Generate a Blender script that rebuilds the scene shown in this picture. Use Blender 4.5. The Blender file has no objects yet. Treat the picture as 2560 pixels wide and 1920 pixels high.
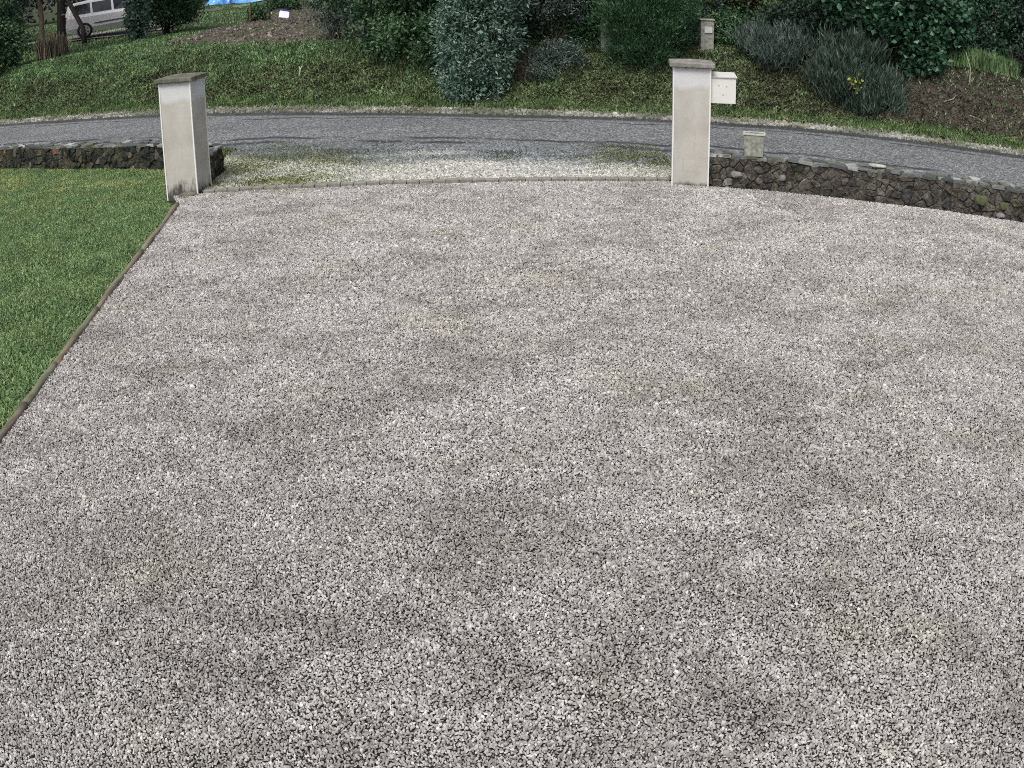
import bpy, math, random
import numpy as np
from mathutils import Matrix, Vector

S = bpy.context.scene
COL = S.collection
random.seed(7)

# ------------------------------------------------------------------ camera
PITCH, ROLL, CAMZ = 0.40199668520076903, -0.014519578089538042, 2.687753219516494
cam_d = bpy.data.cameras.new('camera')
cam = bpy.data.objects.new('camera', cam_d)
COL.objects.link(cam)
S.camera = cam
_F = Vector((0, math.cos(PITCH), -math.sin(PITCH)))
_U0 = Vector((0, math.sin(PITCH), math.cos(PITCH)))
_R0 = Vector((1, 0, 0))
_R = _R0 * math.cos(ROLL) + _U0 * math.sin(ROLL)
_U = _U0 * math.cos(ROLL) - _R0 * math.sin(ROLL)
cam.matrix_world = Matrix(((_R.x, _U.x, -_F.x, 0), (_R.y, _U.y, -_F.y, 0), (_R.z, _U.z, -_F.z, CAMZ), (0, 0, 0, 1)))
# the wide surveillance lens of the photograph, with its barrel distortion
cam_d.type = 'PANO'
cam_d.panorama_type = 'FISHEYE_LENS_POLYNOMIAL'
cam_d.sensor_fit = 'HORIZONTAL'
cam_d.sensor_width = 36
cam_d.sensor_height = 27
cam_d.fisheye_fov = math.radians(150)
K = [0.027168607160633004, 6.300279120043713e-06, 9.165514950748275e-07, 2.5137222277981503e-08]
cam_d.fisheye_polynomial_k0 = 0.0
cam_d.fisheye_polynomial_k1 = -K[0]
cam_d.fisheye_polynomial_k2 = -K[1]
cam_d.fisheye_polynomial_k3 = -K[2]
cam_d.fisheye_polynomial_k4 = -K[3]
cam_d.clip_end = 2000

# ------------------------------------------------------------------ sky, sun, exposure
SUN_EL, SUN_AZ = math.radians(56), math.radians(200)     # azimuth clockwise from +Y
world = bpy.data.worlds.new('World')
S.world = world
world.use_nodes = True
wn = world.node_tree.nodes
sky = wn.new('ShaderNodeTexSky')
sky.sky_type = 'NISHITA'
sky.sun_disc = False
sky.sun_elevation = SUN_EL
sky.sun_rotation = SUN_AZ
sky.dust_density = 4.0
sky.air_density = 1.0
bg = wn['Background']
hsv = wn.new('ShaderNodeHueSaturation')
hsv.inputs['Saturation'].default_value = 0.4           # a grey, overcast sky
world.node_tree.links.new(sky.outputs[0], hsv.inputs['Color'])
world.node_tree.links.new(hsv.outputs[0], bg.inputs[0])
bg.inputs[1].default_value = 0.11
sun_d = bpy.data.lights.new('sun', 'SUN')
sun_d.energy = 1.5
sun_d.angle = math.radians(22)
sun_d.color = (1.0, 0.965, 0.91)
sun = bpy.data.objects.new('sun', sun_d)
COL.objects.link(sun)
sd = Vector((math.sin(SUN_AZ) * math.cos(SUN_EL), math.cos(SUN_AZ) * math.cos(SUN_EL), math.sin(SUN_EL)))
sun.rotation_euler = sd.to_track_quat('Z', 'Y').to_euler()
S.view_settings.view_transform = 'Standard'
S.view_settings.look = 'None'
S.view_settings.gamma = 1
S.view_settings.exposure = 0.5
S.cycles.pixel_filter_type = 'BLACKMAN_HARRIS'
S.cycles.filter_width = 1.0
S.cycles.use_denoising = False          # keep the crisp grain of gravel and leaves
S.cycles.max_bounces = 6
S.cycles.diffuse_bounces = 3

# ------------------------------------------------------------------ helpers
def link(o, parent=None, kind=None, label=None, cat=None, group=None):
    if o.name not in COL.objects:
        COL.objects.link(o)
    if parent is not None:
        o.parent = parent
    if kind: o['kind'] = kind
    if label: o['label'] = label
    if cat: o['category'] = cat
    if group: o['group'] = group
    return o

def empty(name, loc=(0, 0, 0), rz=0.0, **kw):
    o = bpy.data.objects.new(name, None)
    o.empty_display_size = 0.2
    o.location = loc
    o.rotation_euler = (0, 0, rz)
    return link(o, **kw)

def npmesh(name, V, F, mat, tone=None, smooth=False, parent=None, loc=(0, 0, 0), uv=None, **kw):
    """V (n,3); F a list of index arrays (m,k), one array per face size"""
    if isinstance(F, np.ndarray): F = [F]
    me = bpy.data.meshes.new(name)
    V = np.ascontiguousarray(V, dtype=np.float32)
    me.vertices.add(len(V))
    me.vertices.foreach_set('co', V.ravel())
    idx = np.concatenate([f.ravel() for f in F]).astype(np.int32)
    sizes = np.concatenate([np.full(len(f), f.shape[1]) for f in F]).astype(np.int32)
    starts = np.concatenate([[0], np.cumsum(sizes)[:-1]]).astype(np.int32)
    me.loops.add(len(idx))
    me.loops.foreach_set('vertex_index', idx)
    me.polygons.add(len(sizes))
    me.polygons.foreach_set('loop_start', starts)
    me.polygons.foreach_set('loop_total', sizes)
    me.polygons.foreach_set('use_smooth', np.full(len(sizes), smooth))
    if tone is not None:
        a = me.attributes.new('tone', 'FLOAT', 'FACE')
        a.data.foreach_set('value', np.asarray(tone, dtype=np.float32))
    if uv is not None:
        u = me.uv_layers.new(name='UVMap')
        u.data.foreach_set('uv', np.asarray(uv, dtype=np.float32)[idx].ravel())
    me.update(calc_edges=True)
    me.materials.append(mat)
    o = bpy.data.objects.new(name, me)
    o.location = loc
    return link(o, parent, **kw)

class MB:
    """collects plain shapes into one mesh"""
    def __init__(s): s.v = []; s.f = []; s.n = 0; s.t = []
    def add(s, V, F, tone=0.5):
        s.v += [tuple(map(float, p)) for p in V]
        s.f += [tuple(i + s.n for i in f) for f in F]
        s.t += [tone] * len(F)
        s.n = len(s.v); return s
    def box(s, a, b, tone=0.5):
        (x0, y0, z0), (x1, y1, z1) = a, b
        V = [(x0, y0, z0), (x1, y0, z0), (x1, y1, z0), (x0, y1, z0), (x0, y0, z1), (x1, y0, z1), (x1, y1, z1), (x0, y1, z1)]
        return s.add(V, [(3, 2, 1, 0), (4, 5, 6, 7), (0, 1, 5, 4), (1, 2, 6, 5), (2, 3, 7, 6), (3, 0, 4, 7)], tone)
    def tube(s, P, R, n=7, tone=0.5, cap=True):
        P = [Vector(p) for p in P]; base = s.n; V = []; F = []
        for i, p in enumerate(P):
            d = (P[min(i + 1, len(P) - 1)] - P[max(i - 1, 0)]).normalized()
            a = d.cross(Vector((0.31, 0.2, 1)) if abs(d.z) < .9 else Vector((1, 0.1, 0))).normalized(); b = d.cross(a)
            for k in range(n):
                t = 2 * math.pi * k / n
                V.append(p + (a * math.cos(t) + b * math.sin(t)) * R[i])
        for i in range(len(P) - 1):
            for k in range(n):
                k2 = (k + 1) % n
                F.append((i * n + k, i * n + k2, (i + 1) * n + k2, (i + 1) * n + k))
        if cap:
            F.append(tuple(range(n))[::-1]); F.append(tuple((len(P) - 1) * n + k for k in range(n)))
        return s.add(V, F, tone)
    def build(s, name, mat, parent=None, smooth=False, bevel=0, loc=(0, 0, 0), **kw):
        me = bpy.data.meshes.new(name)
        me.from_pydata(s.v, [], s.f)
        a = me.attributes.new('tone', 'FLOAT', 'FACE'); a.data.foreach_set('value', s.t)
        if smooth: me.polygons.foreach_set('use_smooth', [True] * len(me.polygons))
        me.materials.append(mat)
        o = bpy.data.objects.new(name, me)
        o.location = loc
        if bevel:
            m = o.modifiers.new('bevel', 'BEVEL'); m.width = bevel; m.segments = 2; m.limit_method = 'ANGLE'
        return link(o, parent, **kw)

# ------------------------------------------------------------------ terrain shape
FOOT_X = [-120, -60, -35, -20, -13, -7.8, -5.35, -1.3, 3.14, 5.42, 7.36, 9.3, 16, 30, 60, 120]
FOOT_Y = [64, 43, 33, 27, 24.1, 22.5, 21.6, 20.0, 18.9, 18.4, 17.7, 16.9, 13.6, 6.0, -10, -40]
def smooth(t): t = np.clip(t, 0, 1); return t * t * (3 - 2 * t)
def vnoise(x, y, s, seed=0):
    x = np.asarray(x, float) / s + seed * 17.3; y = np.asarray(y, float) / s - seed * 9.1
    xi = np.floor(x); yi = np.floor(y); fx = x - xi; fy = y - yi; fx = fx * fx * (3 - 2 * fx); fy = fy * fy * (3 - 2 * fy)
    def h(a, b):
        v = np.sin(a * 127.1 + b * 311.7 + seed * 74.7) * 43758.5453; return v - np.floor(v)
    return (h(xi, yi) * (1 - fx) + h(xi + 1, yi) * fx) * (1 - fy) + (h(xi, yi + 1) * (1 - fx) + h(xi + 1, yi + 1) * fx) * fy
def foot(x): return np.interp(x, FOOT_X, FOOT_Y)
def terrain(x, y):
    x = np.asarray(x, float); y = np.asarray(y, float)
    s = y - foot(x)
    z = 1.1 * smooth(s / 2.7 * 1.0) * 1.0 + .012 * np.clip(s - 2, 0, 400)
    z = z + (vnoise(x, y, 1.1, 1) - .5) * .22 * smooth(s / 1.5) * (1 - .6 * smooth((s - 3) / 4)) + (vnoise(x, y, 7, 2) - .5) * .25 * smooth((s - 1) / 4)
    return np.where(s < 0, 0, z)
def T(x, y): return float(terrain(x, y))
def inside(P, poly):
    x, y = P[:, 0], P[:, 1]; r = np.zeros(len(P), bool); n = len(poly)
    for i in range(n):
        x0, y0 = poly[i]; x1, y1 = poly[(i + 1) % n]
        if y0 == y1: continue
        c = ((y0 > y) != (y1 > y)) & (x < (x1 - x0) * (y - y0) / (y1 - y0) + x0)
        r ^= c
    return r

# ------------------------------------------------------------------ materials
class N:
    def __init__(s, name, rough=0.9, spec=0.3):
        s.m = bpy.data.materials.new(name); s.m.use_nodes = True
        s.t = s.m.node_tree; s.b = s.t.nodes['Principled BSDF']
        s.b.inputs['Roughness'].default_value = rough
        s.b.inputs['Specular IOR Level'].default_value = spec
    def n(s, typ, **kw):
        x = s.t.nodes.new(typ)
        for k, v in kw.items(): setattr(x, k, v)
        return x
    def l(s, a, b): s.t.links.new(a, b)
    def pos(s): return s.n('ShaderNodeNewGeometry').outputs['Position']
    def obj(s): return s.n('ShaderNodeTexCoord').outputs['Object']
    def noise(s, vec, scale, detail=4, rough=.6, out='Fac', dist=0.0):
        x = s.n('ShaderNodeTexNoise'); x.inputs['Scale'].default_value = scale; x.inputs['Detail'].default_value = detail
        x.inputs['Roughness'].default_value = rough; x.inputs['Distortion'].default_value = dist
        s.l(vec, x.inputs['Vector']); return x.outputs[out]
    def voro(s, vec, scale, feature='F1', out='Distance'):
        x = s.n('ShaderNodeTexVoronoi', feature=feature); x.inputs['Scale'].default_value = scale
        s.l(vec, x.inputs['Vector']); return x.outputs[out]
    def map(s, v, a, b, c=0.0, d=1.0):
        x = s.n('ShaderNodeMapRange'); s.l(v, x.inputs[0])
        for i, q in enumerate((a, b, c, d)): x.inputs[i + 1].default_value = q
        return x.outputs[0]
    def ramp(s, v, stops):
        x = s.n('ShaderNodeValToRGB'); e = x.color_ramp.elements
        while len(e) < len(stops): e.new(0.5)
        for q, (p, c) in zip(e, stops): q.position = p; q.color = (*c, 1)
        s.l(v, x.inputs[0]); return x.outputs[0]
    def mix(s, f, a, b, mode='MIX'):
        x = s.n('ShaderNodeMix', data_type='RGBA', blend_type=mode)
        for sock, q in ((0, f), (6, a), (7, b)):
            if isinstance(q, (int, float)): x.inputs[sock].default_value = q
            elif isinstance(q, tuple): x.inputs[sock].default_value = (*q, 1)
            else: s.l(q, x.inputs[sock])
        return x.outputs[2]
    def math(s, op, a, b=0.0):
        x = s.n('ShaderNodeMath', operation=op)
        for i, q in enumerate((a, b)):
            if isinstance(q, (int, float)): x.inputs[i].default_value = q
            else: s.l(q, x.inputs[i])
        return x.outputs[0]
    def sep(s, v): x = s.n('ShaderNodeSeparateXYZ'); s.l(v, x.inputs[0]); return x.outputs
    def scale(s, v, sc):
        x = s.n('ShaderNodeVectorMath', operation='MULTIPLY'); s.l(v, x.inputs[0]); x.inputs[1].default_value = sc; return x.outputs[0]
    def tone(s):
        x = s.n('ShaderNodeAttribute'); x.attribute_name = 'tone'; return x.outputs['Fac']
    def col(s, c):
        if isinstance(c, tuple): s.b.inputs['Base Color'].default_value = (*c, 1)
        else: s.l(c, s.b.inputs['Base Color'])
        return s
    def bump(s, h, strength=.5, dist=.01):
        x = s.n('ShaderNodeBump'); x.inputs['Strength'].default_value = strength; x.inputs['Distance'].default_value = dist
        s.l(h, x.inputs['Height']); s.l(x.outputs[0], s.b.inputs['Normal']); return s

def plain(name, c, rough=.8, spec=.3, var=.15, vs=6, metal=0.0):
    m = N(name, rough, spec); v = m.noise(m.obj(), vs)
    k = m.map(v, .3, .7, 1 - var, 1 + var)
    cc = m.n('ShaderNodeCombineColor')
    for i in range(3): m.l(m.math('MULTIPLY', k, c[i]), cc.inputs[i])
    m.b.inputs['Metallic'].default_value = metal
    return m.col(cc.outputs[0]).m

def leafmat(name, dark, mid, light, tip=None, rough=.55):
    m = N(name, rough, .35)
    st = [(0.0, dark), (.5, mid), (.93, light)]
    if tip: st.append((1.0, tip))
    m.col(m.ramp(m.tone(), st))
    m.b.inputs['Transmission Weight'].default_value = 0.0
    m.b.inputs['Subsurface Weight'].default_value = 0.0
    return m.m

# the large soft patches that the gravel yard shows: whiter where washed, browner and greener where trodden in
def patches(m):
    p = m.pos()
    a = m.noise(m.scale(p, (0.8, 1.0, 1)), 1.25, 7, .72, dist=.3)
    b = m.noise(p, 4.5, 4, .6)
    f = m.math('ADD', m.math('MULTIPLY', a, .72), m.math('MULTIPLY', b, .28))
    # darker towards the house, paler in front of the gate
    f = m.math('ADD', f, m.map(m.sep(p)[1], 4.5, 11.5, .0, .022))
    return m.map(f, .40, .58, 0, 1), p

m = N('gravel_stone', .85, .25)
pa, p = patches(m)
c = m.ramp(m.tone(), [(0, (.10, .092, .088)), (.16, (.225, .211, .204)), (.5, (.38, .363, .350)), (.8, (.50, .48, .465)), (1, (.74, .72, .71))])
c = m.mix(pa, m.mix(1.0, c, (.72, .705, .69), 'MULTIPLY'), m.mix(1.0, c, (1.12, 1.12, 1.12), 'MULTIPLY'))
yel = m.map(m.noise(p, .9, 3, .6), .54, .70, 0, .45)
c = m.mix(yel, c, m.mix(1.0, c, (.98, .97, .78), 'MULTIPLY'))
m.col(c)
M_gravel = m.m

m = N('gravel_bed', .95, .1)
pa, p = patches(m)
v = m.voro(p, 62, 'F1'); v2 = m.noise(p, 90, 3)
c = m.ramp(v, [(0, (.42, .41, .41)), (.35, (.33, .32, .32)), (.62, (.05, .046, .042))])
xy = m.sep(p)                                              # dark grit under the loose stones, darkened to stand in for gap shade
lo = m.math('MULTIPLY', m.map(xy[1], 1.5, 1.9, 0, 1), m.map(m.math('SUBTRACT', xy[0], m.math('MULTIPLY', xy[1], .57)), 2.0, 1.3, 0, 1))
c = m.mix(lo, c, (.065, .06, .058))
c = m.mix(pa, m.mix(1.0, c, (.6, .6, .6), 'MULTIPLY'), c)
m.col(c); m.bump(m.math('MULTIPLY', v, -1), 1.0, .012)
M_bed = m.m

m = N('dark_soil_under_gravel', .95, .1)
m.col(m.ramp(m.noise(m.pos(), 40, 4), [(.3, (.02, .018, .016)), (.7, (.07, .065, .06))]))
M_under = m.m

m = N('apron_stone', .9, .2)
p = m.pos()
c = m.ramp(m.tone(), [(0, (.14, .14, .12)), (.25, (.30, .295, .27)), (.6, (.50, .495, .46)), (1, (.78, .77, .73))])
g = m.map(m.noise(m.scale(p, (1, 1.5, 1)), .9, 4, .7), .42, .6)
xs = m.sep(p)
gl = m.math('MULTIPLY', m.math('MAXIMUM', m.map(xs[0], -1.2, -2.6, 0, 1), m.map(xs[0], .9, 2.2, 0, .6)), 1.0)
gl = m.math('MULTIPLY', gl, m.math('ADD', m.math('MULTIPLY', g, .7), .3))
c = m.mix(m.math('MULTIPLY', gl, .8), c, m.mix(1.0, c, (.50, .55, .30), 'MULTIPLY'))
wob = m.map(m.noise(m.scale(p, (.5, 1, 1)), 1.3, 5, .65), .25, .75, -.9, .9)
bl = m.map(m.math('ADD', m.math('ADD', xs[1], m.math('MULTIPLY', xs[0], .22)), wob), 13.6, 14.5, 0, 1)                      # dark chippings of the road mixed in near it
c = m.mix(bl, c, m.mix(1.0, c, (.40, .44, .50), 'MULTIPLY'))
m.col(c); M_apron = m.m

m = N('verge_stone', .9, .2)
p = m.pos()
c = m.ramp(m.tone(), [(0, (.12, .12, .11)), (.3, (.30, .295, .27)), (.7, (.45, .44, .40)), (.93, (.60, .59, .54)), (.96, (.48, .26, .2)), (1, (.5, .28, .22))])
m.col(m.mix(m.map(m.noise(p, 1.1, 5, .7), .36, .54, 0, .95), c, m.mix(1.0, c, (.34, .38, .28), 'MULTIPLY')))
M_verge = m.m

m = N('asphalt', .8, .35)
p = m.pos(); uvn = m.n('ShaderNodeTexCoord').outputs['UV']; u = m.sep(uvn)
chip = m.voro(p, 48, 'F1', 'Color'); chs = m.n('ShaderNodeSeparateColor'); m.l(chip, chs.inputs[0])
c = m.ramp(chs.outputs[0], [(0, (.05, .054, .057)), (.35, (.108, .115, .121)), (.7, (.17, .18, .187)), (1, (.40, .41, .41))])
big = m.map(m.noise(m.scale(p, (.4, 1, 1)), .8, 4, .6), .35, .68, .78, 1.16)
k = m.mix(1.0, c, m.ramp(big, [(0, (0, 0, 0)), (1, (1, 1, 1))]), 'MULTIPLY')
# worn darker band along the far edge and dark seams that wander along the road
edge = m.math('ADD', u[1], m.map(m.noise(m.scale(uvn, (.7, 0, 0)), 1.2, 4), 0, 1, -.035, .035))
e1 = m.map(edge, .865, .90, 0, 1)
dk = m.mix(1.0, k, (.22, .23, .22), 'MULTIPLY')
k = m.mix(m.math('MULTIPLY', e1, .85), k, dk)
seamv = m.math('ADD', u[1], m.map(m.noise(m.scale(uvn, (.35, 0, 0)), 1.0, 6, .6), 0, 1, -.2, .2))
for sc, w in ((.14, .024), (.24, .018), (.80, .012)):
    d = m.math('ABSOLUTE', m.math('SUBTRACT', seamv, sc))
    br = m.map(m.noise(m.scale(uvn, (.4, 3, 1)), 1.3 + sc, 3), .42, .52, 0, .85)
    k = m.mix(m.math('MULTIPLY', m.map(d, w * .5, w * 1.8, 1, 0), br), k, (.02, .021, .025))
m.col(k); m.bump(m.voro(p, 85, 'F1'), .6, .006)
M_road = m.m

m = N('bank_soil', .95, .1)
p = m.pos()
n1 = m.noise(p, .8, 4); n2 = m.noise(p, 14, 5, .7)
soil = m.ramp(n2, [(.3, (.026, .023, .018)), (.55, (.075, .065, .052)), (.75, (.15, .13, .105))])
green = m.ramp(n2, [(.3, (.012, .026, .010)), (.55, (.04, .075, .026)), (.75, (.085, .13, .05))])
xs = m.sep(p)
m.col(m.mix(m.math('MULTIPLY', m.map(n1, .42, .58), m.map(xs[0], 4, 8, 1, 0)), soil, green)); m.bump(n2, .8, .05)
M_bank = m.m

m = N('garden_soil', .95, .1)
p = m.pos(); n2 = m.noise(p, 6, 6, .75)
st = m.voro(p, 5.5, 'F1'); 
c = m.ramp(n2, [(.3, (.04, .036, .028)), (.5, (.10, .088, .072)), (.72, (.18, .16, .13))])
c = m.mix(m.map(m.noise(p, .55, 5, .7), .46, .60, 0, .8), c, m.ramp(n2, [(.3, (.03, .045, .02)), (.7, (.10, .14, .065))]))
m.col(c); m.bump(n2, .9, .08); M_garden = m.m

m = N('lawn_soil', .95, .1)
m.col(m.ramp(m.noise(m.pos(), 30, 4), [(.3, (.01, .018, .008)), (.7, (.04, .06, .022))])); M_lawnbase = m.m

m = N('lawn_blades', .6, .3)
p = m.pos()
c = m.ramp(m.tone(), [(0, (.045, .09, .032)), (.4, (.13, .225, .085)), (.75, (.23, .345, .15)), (.92, (.33, .43, .22)), (1, (.57, .55, .38))])
pt = m.map(m.noise(p, 1.8, 6, .7), .34, .66, .78, 1.12)
c = m.mix(1.0, c, m.ramp(m.map(pt, 0, 1.3, 0, 1), [(0, (0, 0, 0)), (1, (1.3, 1.3, 1.3))]), 'MULTIPLY')
dry = m.math('MULTIPLY', m.map(m.noise(m.scale(p, (1, 1, 0)), 1.6, 4, .6), .42, .6, 0, .75), m.map(m.sep(p)[1], 12.2, 14.2, .25, 1))
c = m.mix(dry, c, m.mix(1.0, c, (1.9, 1.35, 1.3), 'MULTIPLY'))
m.col(c); M_lawn = m.m

def bladesmat(name, stops):
    m = N(name, .65, .25); p = m.pos()
    c = m.ramp(m.tone(), stops)
    pt = m.map(m.noise(p, 2.2, 6, .7), .36, .62, .5, 1.25)
    c = m.mix(1.0, c, m.ramp(m.map(pt, 0, 1.3, 0, 1), [(0, (0, 0, 0)), (1, (1.3, 1.3, 1.3))]), 'MULTIPLY')
    m.col(c); return m.m
M_bgreen = bladesmat('bank_green', [(0, (.035, .07, .03)), (.45, (.12, .21, .085)), (.8, (.23, .35, .155)), (1, (.40, .50, .28))])
M_bdry = bladesmat('bank_dry', [(0, (.03, .035, .018)), (.4, (.09, .12, .05)), (.75, (.165, .20, .10)), (.95, (.25, .26, .16)), (1, (.38, .37, .28))])
M_bfoot = bladesmat('foot_green', [(0, (.035, .075, .025)), (.5, (.11, .19, .065)), (1, (.28, .36, .15))])

# rendered pillar face
def render_mat(name, stainy):
    m = N(name, .9, .2); o = m.obj(); xs = m.sep(o)
    blot = m.noise(o, 2.2, 5, .6); fine = m.noise(o, 30, 3)
    groove = 0
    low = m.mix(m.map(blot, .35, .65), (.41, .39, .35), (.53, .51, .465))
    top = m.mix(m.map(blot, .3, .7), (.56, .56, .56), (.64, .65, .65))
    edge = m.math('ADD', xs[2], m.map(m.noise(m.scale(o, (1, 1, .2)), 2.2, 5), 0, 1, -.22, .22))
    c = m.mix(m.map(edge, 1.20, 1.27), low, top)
    c = m.mix(m.map(m.noise(m.scale(o, (12, 12, 1)), 1.0, 3), .62, .75, 0, .35), c, m.mix(1.0, c, (.72, .70, .68), 'MULTIPLY'))
    c = m.mix(m.map(fine, .35, .65, 0, .25), c, m.mix(1.0, c, (.8, .8, .8), 'MULTIPLY'))
    bs = m.math('ADD', xs[2], m.map(m.noise(m.scale(o, (1, 1, .35)), 8.0, 5, .7), .25, .75, .16 * stainy, -.16 * stainy))
    c = m.mix(m.map(bs, .0, .12 * stainy + .02, .93, 0), c, (.045, .045, .035))
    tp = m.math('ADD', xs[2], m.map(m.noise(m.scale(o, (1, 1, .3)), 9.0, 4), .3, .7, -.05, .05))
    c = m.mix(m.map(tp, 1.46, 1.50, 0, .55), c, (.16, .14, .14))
    m.col(c); m.bump(fine, .25, .004); return m.m
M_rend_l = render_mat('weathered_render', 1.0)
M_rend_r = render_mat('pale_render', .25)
M_trim = plain('white_corner_bead', (.76, .76, .74), .5, .4, .06)
m = N('concrete_cap', .9, .2); o = m.obj()
m.col(m.ramp(m.noise(o, 9, 6, .7), [(.3, (.11, .105, .095)), (.5, (.22, .21, .19)), (.7, (.33, .32, .295))])); m.bump(m.noise(o, 40, 4), .4, .004); M_cap = m.m
m = N('mossy_cap', .9, .2); o = m.obj()
m.col(m.ramp(m.noise(o, 9, 6, .7), [(.3, (.06, .06, .045)), (.5, (.13, .13, .10)), (.7, (.22, .215, .185))])); m.bump(m.noise(o, 40, 4), .4, .004); M_capm = m.m
M_box = plain('cream_metal', (.70, .70, .66), .45, .4, .05, 3)
M_boxlid = plain('cream_metal_lid', (.60, .59, .56), .45, .4, .05, 3)
M_screw = plain('screw_metal', (.08, .08, .08), .4, .5)
def stonemat(name, stops, wet=1.0):
    m = N(name, .85, .25); o = m.pos()
    c = m.ramp(m.tone(), stops)
    n = m.noise(o, 24, 6, .7)
    c = m.mix(1.0, c, m.ramp(n, [(.28, (.22, .22, .22)), (.5, (.9, .9, .88)), (.7, (1.9, 1.9, 1.85))]), 'MULTIPLY')
    moss = m.map(m.noise(o, 2.6, 5, .65), .56, .68, 0, .75)
    c = m.mix(moss, c, m.ramp(n, [(.3, (.035, .04, .012)), (.7, (.12, .13, .045))]))
    big = m.noise(o, 7, 4, .7)
    c = m.mix(m.map(big, .38, .62, 0, .8), c, m.mix(1.0, c, (.42, .41, .42), 'MULTIPLY'))
    m.col(c); m.bump(n, 1.0, .035); return m.m
M_stone = stonemat('field_stone', [(0, (.065, .063, .065)), (.3, (.11, .10, .09)), (.65, (.145, .125, .11)), (.85, (.15, .145, .12)), (.95, (.21, .20, .18)), (1, (.34, .34, .32))])
M_stone_l = stonemat('mossy_field_stone', [(0, (.025, .03, .03)), (.35, (.05, .055, .042)), (.65, (.085, .085, .058)), (.85, (.12, .10, .07)), (.97, (.20, .20, .18)), (1, (.34, .16, .09))])
m = N('slate_coping', .75, .35); o = m.pos()
c = m.ramp(m.tone(), [(0, (.06, .065, .07)), (.35, (.12, .13, .13)), (.7, (.20, .21, .21)), (.9, (.30, .32, .31)), (1, (.46, .47, .45))])
c = m.mix(1.0, c, m.ramp(m.noise(m.scale(o, (1, 1, 3)), 20, 6, .7), [(.3, (.5, .5, .5)), (.7, (1.35, 1.35, 1.35))]), 'MULTIPLY')
c = m.mix(m.map(m.noise(o, 4, 5, .7), .48, .60, 0, .85), c, (.075, .085, .045))
m.col(c); m.bump(m.noise(o, 25, 5), .8, .01); M_coping = m.m
M_mortar = plain('dark_mortar', (.085, .078, .068), .95, .1, .5, 20)
m = N('paving_block', .9, .2); o = m.pos()
m.col(m.ramp(m.noise(o, 14, 5, .7), [(.3, (.15, .145, .125)), (.7, (.30, .29, .255))])); m.bump(m.noise(o, 60, 3), .4, .003); M_block = m.m  # concrete
def woodmat(name, a, b, cdark):
    m = N(name, .85, .2); o = m.obj()
    f = m.noise(m.scale(o, (30, 1.2, 30)), 1.5, 5, .65); q = m.noise(m.scale(o, (1, .8, 1)), 1.6, 3)
    c = m.mix(m.map(q, .35, .65), a, b)
    c = m.mix(m.map(f, .42, .62, 0, .6), c, cdark)
    m.col(c); m.bump(f, .4, .004); return m.m
M_pole1 = woodmat('grey_green_wood', (.20, .205, .15), (.24, .20, .145), (.08, .075, .055))
M_pole2 = woodmat('brown_wood', (.27, .19, .13), (.19, .20, .14), (.09, .07, .05))
M_pole3 = woodmat('dark_weathered_wood', (.13, .12, .105), (.20, .17, .13), (.04, .036, .03))
M_bark = plain('dark_bark', (.030, .026, .023), .95, .15, .5, 14)
M_bark2 = plain('brown_bark', (.09, .07, .055), .95, .15, .4, 14)

# ------------------------------------------------------------------ the ground and the sheets on it
def axis(segs):
    out = []
    for a, b, st in segs: out += list(np.arange(a, b, st))
    return np.array(out + [segs[-1][1]])
gx = axis([(-400, -60, 20), (-60, -22, 2), (-22, 14, .25), (14, 60, 2), (60, 400, 20)])
gy = axis([(-120, 10, 10), (10, 16, 2), (16, 32, .22), (32, 60, .7), (60, 400, 20)])
X, Y = np.meshgrid(gx, gy)
Z = terrain(X, Y) - .03
inlawn = (X < -3.2) & (Y < 17); Z = np.where(inlawn, -.16, Z)
nx, ny = len(gx), len(gy)
I = (np.arange(ny - 1)[:, None] * nx + np.arange(nx - 1)[None, :]).ravel()
npmesh('ground', np.stack([X, Y, Z], -1).reshape(-1, 3), np.stack([I, I + 1, I + nx + 1, I + nx], 1), M_bank, smooth=True, kind='structure')

LOG = [(-4.32, 12.66), (-4.10, 12.12), (-3.93, 10.9), (-3.81, 9.9), (-3.71, 8.93), (-3.60, 8.0), (-3.51, 7.2), (-3.44, 6.5), (-3.38, 5.9), (-3.32, 5.2), (-3.27, 4.2), (-3.22, 3.0), (-3.18, 1.0)]
RW = [(2.46, 12.47), (3.39, 12.20), (4.46, 11.80), (5.36, 11.47), (6.23, 11.10), (7.3, 10.6), (8.4, 10.0)]
KY = 12.72
yard = LOG[::-1] + [(-4.0, KY), (2.0, KY)] + RW + [(9, 5), (9, -3), (-3.15, -3)]
def sheet(name, poly, z, mat, **kw):
    from mathutils.geometry import tessellate_polygon
    V = [(x, y, z) for x, y in poly]
    tri = tessellate_polygon([[Vector(v) for v in V]])
    me = bpy.data.meshes.new(name); me.from_pydata(V, [], [tuple(t) for t in tri]); me.materials.append(mat)
    o = bpy.data.objects.new(name, me)
    for p_ in me.polygons:
        if p_.normal.z < 0: p_.flip()
    return link(o, kind='structure', **kw)
sheet('gravel_yard', yard, -.012, M_bed)
LZ = -.08
lawn_poly = [(-3.30, -3), (-3.36, 5.2), (-3.46, 6.5), (-3.64, 8.0), (-3.85, 9.9), (-3.98, 10.9), (-4.16, 12.2), (-4.0, 13.2), (-4.1, 14.6), (-6.2, 15.6), (-8.9, 16.7), (-14, 19.4), (-22, 19.4), (-22, -3)]
sheet('lawn', lawn_poly, LZ, M_lawnbase)

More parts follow.
